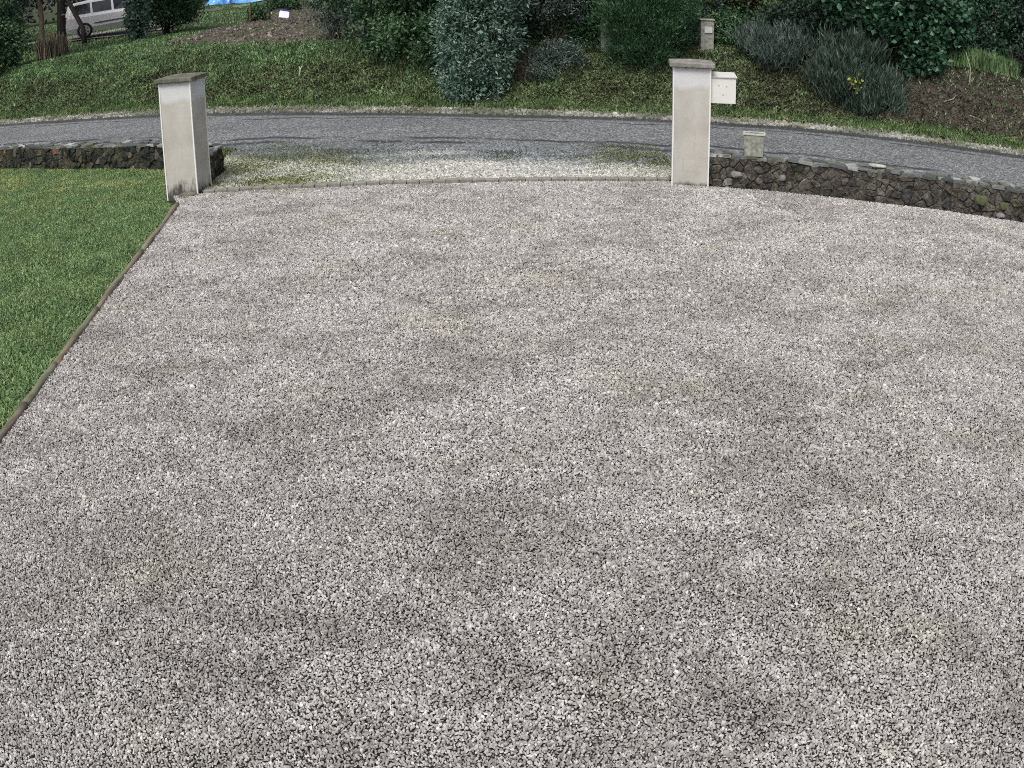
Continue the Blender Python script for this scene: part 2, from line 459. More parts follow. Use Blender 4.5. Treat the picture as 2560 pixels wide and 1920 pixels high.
# road: a strip with u along and v across
NEAR = [(-35, 27.5), (-20, 22.3), (-12, 18.9), (-8, 17.3), (-4.5, 16.0), (-1.6, 15.3), (.2, 14.9), (2.4, 14.45), (4, 13.9), (5.6, 13.2), (7.2, 12.5), (10, 11.3), (16, 8.3), (30, .8), (60, -15)]
FAR = [(-35, 31.6), (-20, 26.0), (-12.41, 22.9), (-9.67, 21.97), (-7.43, 21.29), (-5.79, 20.66), (-2.96, 19.55), (-.51, 18.74), (2.6, 18.05), (5.0, 17.55), (6.26, 17.07), (7.58, 16.55), (9.04, 15.95), (16, 12.4), (30, 5), (60, -11)]
def resample(P, n):
    P = np.array(P, float); d = np.r_[0, np.cumsum(np.hypot(*np.diff(P, axis=0).T))]; t = np.linspace(0, d[-1], n)
    return np.stack([np.interp(t, d, P[:, 0]), np.interp(t, d, P[:, 1])], 1), t
n = 240
ra, ta = resample(NEAR, n); rb, tb = resample(FAR, n)
VR = []; UV = []
for j in range(9):
    f = j / 8; q = ra * (1 - f) + rb * f
    VR.append(np.c_[q, np.full(n, .002 + .03 * math.sin(math.pi * f))]); UV.append(np.c_[ta, np.full(n, f)])
VR = np.concatenate(VR); UV = np.concatenate(UV)
I = (np.arange(8)[:, None] * n + np.arange(n - 1)[None, :]).ravel()
npmesh('road', VR, np.stack([I, I + 1, I + n + 1, I + n], 1), M_road, smooth=True, uv=UV, kind='structure')
# gravel verge beyond the road
fx = np.linspace(-30, 20, 260); fy = np.interp(fx, [p_[0] for p_ in FAR], [p_[1] for p_ in FAR])
gyv = foot(fx)
VV = np.concatenate([np.c_[fx, fy - .06, np.full(260, -.004)], np.c_[fx, gyv + .12, np.full(260, -.004)]])
I = np.arange(259)
npmesh('road_verge', VV, np.stack([I, I + 1, I + 261, I + 260], 1), M_verge, kind='structure')
apron = [(-4.0, KY + .1), (-4.0, 14.2), (-4.7, 14.26), (-4.75, 14.75), (-5.3, 15.25), (-5.3, 16.4), (-3.9, 15.9), (-1.6, 15.42), (.2, 15.02), (2.4, 14.57), (4, 14.0), (7.2, 12.6), (12, 10.5), (12, 8.4), (8.4, 10.3), (6.2, 11.45), (4.4, 12.1), (2.3, 12.9), (2.0, KY + .1)]
sheet('driveway_apron', apron, -.003, M_apron)
# bare strip of ground between the left wall and the road
sheet('roadside_strip', [(-4.7, 15.1), (-4.7, 16.2), (-8, 17.5), (-12, 19.1), (-20, 22.5), (-22, 23), (-16, 20.6), (-12.4, 18.6), (-8.9, 16.75), (-6.9, 15.85)], -.006, M_verge)
# garden soil plot on the field: follows the terrain
g = []
for a in np.linspace(0, 1, 90):
    yc = 24.0 + a ** 1.3 * 44
    xl = np.interp(yc, [24, 26.4, 31.2, 35.8, 42.7, 57.6, 70], [-6.0, -9.2, -9.7, -9.3, -10.4, -13.0, -15.5]) + .25 * math.sin(a * 31)
    xr = np.interp(yc, [24, 30, 47, 70], [-2.6, -3.2, -6.0, -9.0])
    xx = np.linspace(xl, xr, 80); yy = yc + (xx + 3.6) * -.28 * max(0, 1 - a * 4)
    g.append(np.c_[xx, yy, terrain(xx, yy) + .012 + (vnoise(xx, yy, .3, 5)) * .05])
g = np.concatenate(g); I = (np.arange(89)[:, None] * 80 + np.arange(79)[None, :]).ravel()
SOILG = g
npmesh('garden_plot', g, np.stack([I, I + 1, I + 81, I + 80], 1), M_garden, smooth=True, kind='structure')

# ------------------------------------------------------------------ stones
def stones(name, P, size, mat, seed, flat=.75, rise=0.0, base=0.0, **kw):
    rg = np.random.default_rng(seed); n = len(P)
    ang = rg.uniform(0, 2 * np.pi, n)
    size = size * np.clip(rg.lognormal(0, .2, n), .6, 1.8); sx = size * rg.uniform(.8, 1.35, n); sy = size * rg.uniform(.55, 1.0, n); sz = size * flat * rg.uniform(.7, 1.3, n)
    k = np.arange(4) * np.pi / 2 + np.pi / 4
    bx = np.cos(k)[None] + rg.uniform(-.28, .28, (n, 4)); by = np.sin(k)[None] + rg.uniform(-.28, .28, (n, 4))
    tx = .62 * np.cos(k)[None] + rg.uniform(-.25, .25, (n, 4)); ty = .62 * np.sin(k)[None] + rg.uniform(-.25, .25, (n, 4))
    lx = np.concatenate([bx, tx], 1) * sx[:, None]; ly = np.concatenate([by, ty], 1) * sy[:, None]
    lz = np.concatenate([np.full((n, 4), -.35), np.full((n, 4), .85) + rg.uniform(-.3, .3, (n, 4))], 1) * sz[:, None]
    t1 = rg.normal(0, .28, n)[:, None]; t2 = rg.normal(0, .28, n)[:, None]
    lz = lz + lx * t1 + ly * t2
    ca, sa = np.cos(ang)[:, None], np.sin(ang)[:, None]
    wx = lx * ca - ly * sa + P[:, 0:1]; wy = lx * sa + ly * ca + P[:, 1:2]
    wz = lz + (P[:, 2:3] if P.shape[1] > 2 else 0) + base + rg.uniform(0, 1, (n, 1)) ** 2 * rise
    V = np.stack([wx, wy, wz], -1).reshape(-1, 3)
    q = np.array([[4, 5, 6, 7], [0, 1, 5, 4], [1, 2, 6, 5], [2, 3, 7, 6], [3, 0, 4, 7]])
    F = (np.arange(n)[:, None, None] * 8 + q[None]).reshape(-1, 4)
    tone = np.repeat(rg.beta(2.2, 2.0, n), 5)
    return npmesh(name, V, F, mat, tone=tone, **kw)

def scatter(x0, x1, y0, y1, step, seed, poly=None):
    rg = np.random.default_rng(seed)
    a = np.arange(x0, x1, step); b = np.arange(y0, y1, step)
    A, B = np.meshgrid(a, b); A = A + (np.arange(len(b)) % 2)[:, None] * step * .5
    w_ = np.stack([vnoise(A, B, .31, 3) - .5, vnoise(A, B, .27, 4) - .5], -1).reshape(-1, 2) * step * 2.2
    P = np.stack([A.ravel(), B.ravel()], 1) + rg.uniform(-.36, .36, (A.size, 2)) * step + w_
    return P[inside(P, poly)] if poly is not None else P

visible_yard = LOG[::-1] + [(-4.0, KY - .03), (2.0, KY - .03), (2.46, 12.45)] + [(x, y - .02) for x, y in RW[1:5]] + [(7.2, 10.6), (6.6, 9), (4.9, 5.8), (3.6, 3.6), (3.1, 1.9), (-2.9, 1.9), (-3.18, 2.0)]
parts_ = []; sizes_ = []
for y0, y1, st in ((1.9, 5.0, .0118), (5.0, 8.0, .0136), (8.0, 12.8, .0170)):
    q = scatter(-4.6, 7.3, y0, y1, st, int(y0 * 10), visible_yard)
    parts_.append(q); sizes_.append(np.full(len(q), st * .63))
P = np.concatenate(parts_); sz = np.concatenate(sizes_)
zz = (vnoise(P[:, 0], P[:, 1], .25, 3) - .5) * .012
stones('gravel', np.c_[P, zz], sz, M_gravel, 11, rise=.008, flat=.6, base=.0, kind='stuff', label='pale grey crushed gravel covering the yard', cat='gravel')

# gravel of the apron, of the verge, pebbles of the garden
ap = [(-3.98, KY + .12), (-4.0, 14.3), (-4.65, 14.35), (-4.7, 14.9), (-5.0, 16.6), (-1.6, 16.4), (.2, 16.0), (2.4, 15.5), (3.6, 14.6), (3.2, 12.75), (2.55, 12.95), (2.0, 13.0), (2.0, KY + .12)]
P = scatter(-5.0, 3.7, 12.8, 16.6, .024, 21, ap)
rg = np.random.default_rng(5)
keep = rg.uniform(size=len(P)) < np.clip(1.15 - (P[:, 1] + P[:, 0] * .22 - 14.1 + (vnoise(P[:, 0], P[:, 1], .8, 14) - .5) * 1.6) * .72, .0, 1); P = P[keep]
stones('apron_gravel', np.c_[P, (vnoise(P[:, 0], P[:, 1], .5, 4) - .4) * .02], rg.uniform(.012, .021, len(P)), M_apron, 22, rise=.006, kind='stuff', label='coarse whitish and mossy gravel between the kerb blocks and the road', cat='gravel')
xs_ = rg.uniform(-15, 12.5, 11000); a_ = np.interp(xs_, [p_[0] for p_ in FAR], [p_[1] for p_ in FAR]); b_ = foot(xs_) + .05
t_ = rg.beta(1.5, 1.9, len(xs_)); ys_ = a_ - .03 + (b_ - a_ - .1) * t_ * .95
stones('verge_gravel', np.c_[xs_, ys_, np.zeros(len(xs_))], rg.uniform(.016, .034, len(xs_)), M_verge, 23, rise=.006, kind='stuff', label='band of pale loose gravel along the far edge of the road', cat='gravel')
q = SOILG[rg.integers(0, int(len(SOILG) * .6), 3600)] + rg.uniform(-.12, .12, (3600, 3)) * [1, 1, 0]
M_pebble = stonemat('garden_pebble', [(0, (.07, .055, .045)), (.5, (.17, .14, .12)), (.85, (.30, .26, .23)), (1, (.62, .6, .56))])
stones('garden_stones', q, rg.uniform(.02, .06, len(q)) * 1.0, M_pebble, 24, kind='stuff', label='small stones and clods scattered over the garden soil', cat='stones')

# ------------------------------------------------------------------ grass
def blades(name, P, h, w, mat, seed, lean=.5, tonefn=None, up=(0, 0, 1), **kw):
    rg = np.random.default_rng(seed); n = len(P)
    a = rg.uniform(0, 2 * np.pi, n); ln = rg.uniform(.1, 1, n) * lean
    b = rg.uniform(0, 2 * np.pi, n)
    dx, dy = np.cos(a) * w / 2, np.sin(a) * w / 2
    ex, ey = np.cos(b) * ln * h, np.sin(b) * ln * h
    V = np.zeros((n, 5, 3))
    V[:, 0] = np.stack([P[:, 0] - dx, P[:, 1] - dy, P[:, 2]], 1)
    V[:, 1] = np.stack([P[:, 0] + dx, P[:, 1] + dy, P[:, 2]], 1)
    V[:, 2] = np.stack([P[:, 0] + dx * .8 + ex * .4, P[:, 1] + dy * .8 + ey * .4, P[:, 2] + h * .6], 1)
    V[:, 3] = np.stack([P[:, 0] - dx * .8 + ex * .4, P[:, 1] - dy * .8 + ey * .4, P[:, 2] + h * .6], 1)
    V[:, 4] = np.stack([P[:, 0] + ex, P[:, 1] + ey, P[:, 2] + h * np.clip(1 - ln * .45, .3, 1)], 1)
    i = np.arange(n)[:, None] * 5
    F4 = i + np.array([[0, 1, 2, 3]]); F3 = i + np.array([[3, 2, 4]])
    t = rg.beta(1.8, 2.2, n) if tonefn is None else tonefn(rg, P)
    return npmesh(name, V.reshape(-1, 3), [F4, F3], mat, tone=np.r_[t, t], **kw)

lawn_vis = [(-3.40, 3.5), (-3.40, 5.2), (-3.48, 6.5), (-3.66, 8.0), (-3.87, 9.9), (-4.0, 10.9), (-4.2, 12.3), (-4.5, 12.8), (-4.3, 14.0), (-4.4, 15.0), (-6.2, 15.6), (-8.9, 16.7), (-10.5, 17.2), (-9.5, 12), (-6.5, 7.5), (-4.6, 4.0)]
P = scatter(-10.6, -3.3, 3.5, 17.2, .0135, 31, lawn_vis)
P = np.c_[P, np.full(len(P), LZ - .005) + vnoise(P[:, 0], P[:, 1], .6, 8) * .02]
rg = np.random.default_rng(32)
hh = rg.uniform(.02, .05, len(P)) * (.7 + .7 * vnoise(P[:, 0], P[:, 1], .35, 9))
tall = inside(P, [(-3.35, 3.5), (-3.42, 6.6), (-3.62, 7.6), (-4.4, 7.2), (-5, 3.5)]); hh = np.where(tall, hh * 1.9, hh)
blades('lawn_grass', P, hh, .011, M_lawn, 33, 1.3, kind='stuff', label='short green lawn grass left of the timber edging', cat='grass')

# bank: s = distance beyond its foot
def bankpts(n, seed, x0, x1, s0, s1):
    rg = np.random.default_rng(seed); x = rg.uniform(x0, x1, n); s = rg.uniform(s0, s1, n); y = foot(x) + s
    return np.stack([x, y, terrain(x, y) - .01], 1), s, rg
P, s, rg = bankpts(230000, 41, -16, 13.5, -.42, 3.3)
keep0 = (s > -.05) | (rg.uniform(size=len(s)) < .55 * vnoise(P[:, 0], P[:, 1], .5, 15)); P, s = P[keep0], s[keep0]
g = vnoise(P[:, 0], P[:, 1], .7, 6) * .6 + vnoise(P[:, 0], P[:, 1], .22, 7) * .4
left = P[:, 0] < 1.0
pg = np.clip(np.where(s < .45, .9, np.where(s > 1.6, .85, .42)) + (g - .5) * 1.4, .03, 1)
pg = np.where(left, pg, pg * np.where(s < .45, .9, .30))
soilp = np.where(left, 0, smooth((P[:, 0] - 5.5) / 2.5) * smooth((s - .45) / .3)) * .6
r = rg.uniform(size=len(P)); keep = rg.uniform(size=len(P)) > soilp
isg = (r < pg) & keep; isd = (r >= pg) & keep & (rg.uniform(size=len(P)) < .8)
f = isg & (s < .5)
blades('foot_grass', P[f], rg.uniform(.04, .12, f.sum()), .016, M_bfoot, 42, .8, kind='stuff', label='bright green grass fringe at the foot of the bank beside the road', cat='grass')
f = isg & (s >= .5)
blades('bank_grass', P[f], rg.uniform(.03, .11, f.sum()), .026, M_bgreen, 43, 1.3, kind='stuff', label='green grass on the brow of the roadside bank', cat='grass')
isb = isd & (P[:, 0] > 5.2 + rg.uniform(-2.5, 2.5, len(P))) & (s > .5); isd &= ~isb
M_litter = bladesmat('brown_litter', [(0, (.03, .027, .02)), (.5, (.082, .072, .055)), (.85, (.15, .135, .10)), (.97, (.26, .25, .18)), (1, (.36, .33, .27))])
blades('bank_litter', P[isb], rg.uniform(.02, .09, isb.sum()), .03, M_litter, 40, 2.2, kind='stuff', label='brown dead stalks and litter on the bare right part of the bank', cat='litter')
blades('dry_bank_growth', P[isd], rg.uniform(.03, .12, isd.sum()), .038, M_bdry, 44, 1.8, kind='stuff', label='tangled brownish green growth on the face of the bank', cat='undergrowth')
# field grass beyond the brow
rg = np.random.default_rng(45); n = 90000
yy = 24 + (rg.uniform(size=n) ** 1.8) * 42; xx = -.62 * yy + rg.uniform(size=n) * yy * .62
kp = (yy - foot(xx) > 3.0)
# the soil plot stays bare
plot = [(-9.3, 27.9), (-6.0, 24.9), (-2.6, 24.0), (-3.2, 30), (-6, 47), (-8, 62), (-13.6, 62), (-10.4, 42.7), (-9.3, 35.8), (-9.7, 31.2)]
kp &= ~(inside(np.c_[xx, yy], plot) & (vnoise(xx, yy, 1.3, 18) + rg.uniform(-.12, .12, n) < .70)); kp &= ~inside(np.c_[xx, yy], [(-17.9, 35.9), (-15.6, 36), (-12, 38.2), (-12, 40.5), (-17.5, 38.5)])
P = np.c_[xx, yy, terrain(xx, yy)][kp]
blades('field_grass', P, rg.uniform(.04, .10, len(P)), .035, M_bgreen, 46, .9, kind='stuff', label='mown green grass of the field beyond the bank', cat='grass')
# moss and weeds in the apron
P = scatter(-4.8, 2.2, 12.85, 15.6, .018, 47, ap); rg = np.random.default_rng(48)
w1 = np.clip((-1.9 - P[:, 0]) / 1.2, 0, 1) * np.clip(1 - (P[:, 1] - 14.4), 0, 1) + np.clip((P[:, 0] - .9) / 1.2, 0, .6) * np.clip((P[:, 1] - 13.0) / .6, 0, 1) + .35 * np.exp(-((P[:, 0] - .3) / 1.5) ** 2 - ((P[:, 1] - 14.4) / .25) ** 2)
kp = rg.uniform(size=len(P)) < w1 * (vnoise(P[:, 0], P[:, 1], .3, 4) ** 1.1) * 1.5
P = np.c_[P[kp], np.full(kp.sum(), .0)]
M_moss = bladesmat('yellow_green_weeds', [(0, (.05, .07, .02)), (.5, (.13, .15, .05)), (1, (.25, .25, .11))])
blades('apron_weeds', P, rg.uniform(.015, .045, len(P)), .014, M_moss, 49, 1.0, kind='stuff', label='yellowish moss and weeds growing through the apron gravel', cat='weeds')
rg = np.random.default_rng(50); n = 14000
xx = rg.uniform(-13, -4.3, n); yy = np.interp(xx, [p_[0] for p_ in NEAR], [p_[1] for p_ in NEAR]) - rg.uniform(0, .9, n)
blades('roadside_weeds', np.c_[xx, yy, np.zeros(n)], rg.uniform(.03, .09, n), .02, M_moss, 51, 1.0, kind='stuff', label='weeds between the left stone wall and the road', cat='weeds')

# ------------------------------------------------------------------ leaves, trees, shrubs
def leaves(name, C, mat, size, seed, parent=None, aspect=.55, outward=None, spread=1.0, tone=None, droop=0.0, **kw):
    rg = np.random.default_rng(seed); n = len(C)
    d = rg.normal(size=(n, 3)) * spread
    if outward is not None: d = d + outward
    d[:, 2] -= droop
    d /= np.linalg.norm(d, axis=1)[:, None] + 1e-9           # leaf axis
    r = rg.normal(size=(n, 3)); sdir = np.cross(d, r); sdir /= np.linalg.norm(sdir, axis=1)[:, None] + 1e-9
    nn = np.cross(d, sdir)
    L = (size * rg.uniform(.65, 1.3, n))[:, None]; W = L * aspect * .5
    V = np.stack([C, C + d * L * .45 + sdir * W + nn * W * .35, C + d * L, C + d * L * .45 - sdir * W + nn * W * .35], 1)
    F = np.arange(n)[:, None] * 4 + np.array([[0, 1, 2]]); F2 = np.arange(n)[:, None] * 4 + np.array([[0, 2, 3]])
    t = rg.uniform(0, 1, n) if tone is None else tone
    return npmesh(name, V.reshape(-1, 3), [np.concatenate([F, F2])], mat, tone=np.r_[t, t], parent=parent, **kw)

def cloud(lobes, n, seed, clump=.18, clumps=260, shell=.55, tvar=.35, zmin=None):
    """points for leaves: clumps gathered near the surface of a few lobes"""
    rg = np.random.default_rng(seed); lobes = np.array(lobes, float)
    vol = lobes[:, 3] * lobes[:, 4] * lobes[:, 5]; pr = vol ** .67; pr /= pr.sum()
    li = rg.choice(len(lobes), clumps, p=pr); d = rg.normal(size=(clumps, 3)); d /= np.linalg.norm(d, axis=1)[:, None]
    rr = (shell + (1 - shell) * rg.uniform(size=clumps) ** .6) * (rg.uniform(.92, 1.06, clumps) if shell > .8 else rg.uniform(.72, 1.18, clumps))
    cc = lobes[li, :3] + d * lobes[li, 3:6] * rr[:, None]; ct = rg.uniform(0, 1, clumps)
    k = rg.integers(0, clumps, n); cs = rg.uniform(.6, 1.4, clumps)
    P = cc[k] + rg.normal(size=(n, 3)) * clump * cs[k][:, None]
    t = np.clip(ct[k] * tvar + rg.uniform(0, 1 - tvar, n), 0, 1)
    if zmin is not None: P[:, 2] = np.maximum(P[:, 2], zmin + rg.uniform(0, .1, n))
    return P, d[k], t

def plant(name, base, label, cat, lobes, n, leaf, mat, seed, trunk=None, stems=0, bark=None, foliage='foliage', group=None, **kw):
    """lobes relative to the base"""
    e = empty(name, base, label=label, cat=cat, group=group)
    ck = {k: kw.pop(k) for k in ('clump', 'clumps', 'shell', 'tvar', 'zmin') if k in kw}
    P, o_, t = cloud(lobes, n, seed, **ck)
    out = kw.pop('outw', .8)
    leaves(foliage, P, mat, leaf, seed + 1, parent=e, outward=o_ * out, tone=t, **kw)
    rg = random.Random(seed)
    if trunk:
        mb = MB()
        for pts, r0, r1 in trunk:
            k = len(pts); mb.tube(pts, [r0 + (r1 - r0) * i / (k - 1) for i in range(k)], 8)
        mb.build('trunk', bark or M_bark, e, smooth=True)
    if stems:
        mb = MB()
        for _ in range(stems):
            l = lobes[rg.randrange(len(lobes))]
            tip = (l[0] + rg.uniform(-.6, .6) * l[3], l[1] + rg.uniform(-.6, .6) * l[4], l[2] + rg.uniform(-.3, .6) * l[5])
            b0 = (rg.uniform(-.12, .12), rg.uniform(-.12, .12), -.1)
            mid = [(b0[i] + tip[i]) / 2 + rg.uniform(-.08, .08) for i in range(3)]
            mb.tube([b0, mid, tip], [.02, .013, .005], 5)
        mb.build('stems', bark or M_bark, e)
    return e

L_round = leafmat('blue_green_leaf', (.022, .05, .034), (.085, .155, .115), (.23, .33, .27), (.42, .52, .46))  # light and tip tones include sky glints painted into the leaf colour
L_mid = leafmat('mid_green_leaf', (.014, .040, .018), (.040, .092, .040), (.115, .20, .09), (.22, .30, .13))
L_dark = leafmat('dark_green_leaf', (.006, .016, .011), (.016, .036, .023), (.045, .08, .055), (.11, .16, .12))  # very dark leaves; shade of the deep thicket is put into the colour
L_olive = leafmat('grey_green_leaf', (.020, .036, .030), (.065, .098, .082), (.17, .21, .185), (.33, .37, .33))
L_needle = leafmat('bright_needle', (.008, .028, .014), (.028, .078, .034), (.085, .18, .075), (.17, .29, .14))
L_yel = leafmat('yellow_green_leaf', (.03, .05, .012), (.065, .09, .022), (.13, .15, .04), (.24, .22, .06))
L_lime = leafmat('lime_leaf', (.16, .21, .03), (.26, .32, .05), (.38, .42, .08), None)
L_broad = leafmat('glossy_broad_leaf', (.008, .028, .016), (.024, .070, .036), (.06, .15, .075), (.14, .26, .14), .4)
L_lav = leafmat('grey_stem', (.012, .020, .017), (.040, .068, .048), (.11, .16, .12), (.24, .30, .24))
L_dry = leafmat('dry_stem', (.04, .035, .025), (.10, .09, .06), (.2, .17, .12), (.3, .27, .2))

def at(x, y, dz=0.0): return (x, y, T(x, y) + dz)

# the big round bush that stands at the foot of the bank
plant('round_bush', at(-.52, 20.55), 'big rounded blue-green bush reaching down to the road verge', 'bush',
      [(-.03, .1, 1.15, .84, .8, 1.12), (.12, .15, 1.9, .78, .75, .75), (-.22, -.1, .5, .62, .62, .6), (.34, .0, 2.3, .70, .75, .7), (-.05, .1, 2.5, .8, .85, .6), (-.12, -.28, .12, .55, .45, .42)], 26000, .085, L_round, 101,
      clump=.075, clumps=1500, shell=.84, tvar=.2, aspect=.42, stems=8, zmin=-.22, trunk=None)
# leafy tree left of it, several overlapping lobes
plant('leafy_tree', at(-3.0, 23.0), 'dense mid-green leafy tree left of the big round bush', 'tree',
      [(0, 0, 1.4, 1.0, .9, .9), (1.1, -.7, .85, .9, .7, .85), (1.6, -.9, 1.5, .8, .7, .8), (.4, .1, 2.4, 1.4, 1.1, .9), (1.7, 0, 2.5, 1.0, .9, .8), (1.9, -1.3, .4, .55, .5, .55), (-.5, .6, 2.4, .9, .8, .8), (1.0, -1.35, .15, .75, .45, .5), (.35, -.85, .3, .75, .5, .5), (1.75, -1.75, -.15, .45, .35, .35)], 44000, .085, L_mid, 111,
      trunk=[([(-.1, .2, -.2), (-.05, .15, .7), (.1, .1, 1.6), (.4, .1, 2.6)], .09, .04), ([(.1, 0, .5), (.7, -.3, 1.2), (1.3, -.6, 1.8)], .05, .02), ([(0, .1, 1.0), (-.5, .3, 1.8)], .04, .015)],
      clump=.13, clumps=420, shell=.6, tvar=.5, aspect=.6)
plant('pale_shrub', at(-4.0, 24.3), 'thin pale-leaved shrub at the edge of the garden soil', 'shrub',
      [(0, 0, .8, .55, .5, .75), (-.25, .3, 1.5, .5, .5, .6)], 2600, .08, L_olive, 115, stems=8, clump=.16, clumps=70, shell=.3, aspect=.5, bark=M_bark2)
plant('dark_tree', at(-2.1, 25.4), 'dark shaded tree with low branches behind the leafy tree', 'tree',
      [(0, 0, 1.2, 1.3, 1, 1.2), (.6, .4, 2.6, 1.6, 1.2, 1.1), (-.9, 0, 2.7, .8, .8, .8)], 15000, .09, L_dark, 121,
      trunk=[([(0, 0, -.2), (.1, 0, 1.2), (0, .1, 3.2)], .12, .06)], clump=.2, clumps=200, shell=.3)
# grey-green shrub right of the round bush
plant('grey_shrub', at(1.0, 21.7), 'loose grey-green small-leaved shrub right of the round bush', 'shrub',
      [(0, 0, 1.2, .95, .75, .8), (-.35, .1, 2.0, 1.0, .8, .8), (.7, .1, 1.7, .8, .7, .8)], 27000, .07, L_olive, 131, clump=.1, clumps=420, shell=.5, tvar=.4, aspect=.42, stems=12, bark=M_bark2)
plant('low_grey_shrub', at(1.05, 20.95), 'low silvery shrub spilling over the bank under the grey-green shrub', 'shrub',
      [(0, 0, .28, .62, .4, .28), (-.4, -.35, .02, .3, .25, .2)], 5200, .055, L_olive, 135, clump=.07, clumps=120, shell=.4, aspect=.4, stems=6)
plant('dark_undergrowth', at(.35, 21.9), 'dark shaded undergrowth between round bush and grey-green shrub', 'bush',
      [(0, 0, .4, .6, .4, .5), (.1, .2, 1.3, .5, .4, .7)], 5200, .07, L_dark, 138, clump=.12, clumps=110, shell=.2)
# upright needle shrub
plant('needle_shrub', at(2.75, 20.75), 'bright green upright-leaved shrub behind the right gate pillar', 'shrub',
      [(.0, 0, .75, .95, .75, .75), (-.35, .15, 1.25, .75, .65, .6), (.45, .1, 1.35, .7, .65, .6), (0, .1, .3, .8, .7, .45)], 26000, .085, L_needle, 141, clump=.075, clumps=520, shell=.6, tvar=.45, aspect=.22, spread=.5, droop=-.9, stems=10)
plant('blue_needle_shrub', at(3.55, 21.35), 'narrow dark bluish shrub between bright green shrub and small utility post', 'shrub',
      [(0, 0, .75, .38, .4, .75), (.1, 0, .2, .5, .4, .4)], 6500, .085, L_lav, 145, clump=.08, clumps=130, shell=.3, aspect=.2, spread=.5, droop=-.9, stems=6)
# trees and thicket along the top right
rnd = random.Random(3)
wood = [(4.3, 23.3, 'olive brown tree crown hanging above the small utility post', L_yel), (6.1, 22.7, 'yellow-green tree right of the small utility post', L_mid),
        (7.9, 22.2, 'dark ivy-green tree above the large grey stemmed bush', L_dark), (10.0, 21.4, 'dark green tree above the bare brown bank', L_broad),
        (12.2, 20.6, 'shadowy tree at the right edge of the thicket', L_dark), (14.6, 19.4, 'rightmost dark tree along the bank', L_mid)]
for i, (x, y, lab, lm) in enumerate(wood):
    x0 = rnd.uniform(-.3, .3)
    plant('bank_tree', at(x, y), lab, 'tree',
          [(0, 0, 2.0, 1.2, 1.0, 1.1), (.5, .1, 2.9, 1.3, 1.1, .9), (-.6, .2, 1.2, .9, .8, .9), (.7, -.5, 1.0, .7, .5, .75)], 19000, .095, lm, 151 + i * 4,
          trunk=[([(x0, .2, -.3), (x0 + .1, .2, 1.1), (x0, .1, 2.6)], .10, .05), ([(x0, .2, .5), (x0 - .6, .1, 1.6)], .04, .02)], clump=.13, clumps=150, shell=.3, tvar=.6, aspect=.66, group='trees of the thicket on the bank')
back = [(-.5, 25.5), (2.0, 25.2), (4.8, 25.4), (7.6, 24.6), (10.4, 23.8), (13.2, 22.8), (16.5, 21)]
ordb = ['leftmost', 'second', 'third', 'fourth', 'fifth', 'sixth', 'rightmost']
for i, (x, y) in enumerate(back):
    plant('shadow_tree', at(x, y), 'dark evergreen tree deep in the thicket, %s of seven from the left' % ordb[i], 'tree',
          [(0, 0, 1.4, 1.8, 1.0, 1.5), (.3, .3, 3.4, 1.9, 1.2, 1.4)], 13000, .13, L_dark, 191 + i * 3, trunk=[([(0, 0, -.3), (0, 0, 1.8), (.1, 0, 4.2)], .13, .06)],
          clump=.25, clumps=220, shell=.25, tvar=.4, group='dark trees behind the shrubs')
fills = [(4.55, 21.5, .35, L_mid, 'low leafy brush at the foot of the small utility post, on its right'), (6.0, 20.9, .7, L_dark, 'dark brush filling the gap behind the two grey bushes'), (7.6, 20.6, .8, L_mid, 'green brush above the large grey stemmed bush'),
         (9.6, 20.7, .7, L_dark, 'dark brush above the tall grass on the bare bank'), (11.6, 19.6, .7, L_dark, 'dark brush at the right end of the bank'), (1.75, 21.9, .7, L_needle, 'green brush around the half hidden pillar'), (3.45, 22.3, 1.0, L_dark, 'dark brush behind the small utility post')]
for i, (x, y, k, lm, lab) in enumerate(fills):
    plant('brush', at(x, y), lab, 'bush', [(0, 0, .35 * k, 1.0 * k, .5, .55 * k), (.7 * k, .1, .8 * k, .8 * k, .5, .6 * k), (-.6 * k, .1, .7 * k, .8 * k, .5, .6 * k), (.1, .2, 1.3 * k, .9 * k, .5, .6 * k)], 8500, .085, lm, 401 + i * 3,
          clump=.12, clumps=170, shell=.3, tvar=.6, aspect=.5, stems=6, group='brush filling the thicket')
# upright grey stems (lavender like)
def tuft(name, base, label, cat, lobes, n, L, w, mat, seed, lean=.5, group=None):
    e = empty(name, base, label=label, cat=cat, group=group); rg = np.random.default_rng(seed)
    lobes = np.array(lobes, float); li = rg.integers(0, len(lobes), n)
    a = rg.uniform(0, 2 * np.pi, n); r = np.sqrt(rg.uniform(0, 1, n))
    X_ = lobes[li, 0] + np.cos(a) * r * lobes[li, 2]; Y_ = lobes[li, 1] + np.sin(a) * r * lobes[li, 3]
    bx, by = base[0], base[1]
    Z_ = terrain(X_ + bx, Y_ + by) - base[2] + rg.uniform(0, 1, n) * lobes[li, 4] * (1 - r * .4)
    t = rg.beta(1.6, 2.2, n)
    blades('stems', np.stack([X_, Y_, Z_], 1), L * rg.uniform(.5, 1.2, n), w, mat, seed + 1, lean, tonefn=lambda g_, p_: t, parent=e)
    return e
plant('lavender_bush', at(6.75, 18.95), 'large mound of grey upright stems low on the bank', 'bush',
      [(0, 0, .25, .85, .5, .42), (-.45, .3, .55, .6, .45, .38), (.45, .1, .3, .5, .4, .3), (-.1, .6, .9, .9, .45, .45), (.1, -.25, .05, .7, .3, .25)], 15000, .17, L_lav, 221, clump=.085, clumps=330, shell=.35, tvar=.5, aspect=.13, spread=.32, outw=.25, droop=-.9, foliage='sprigs', stems=12, bark=M_bark2)
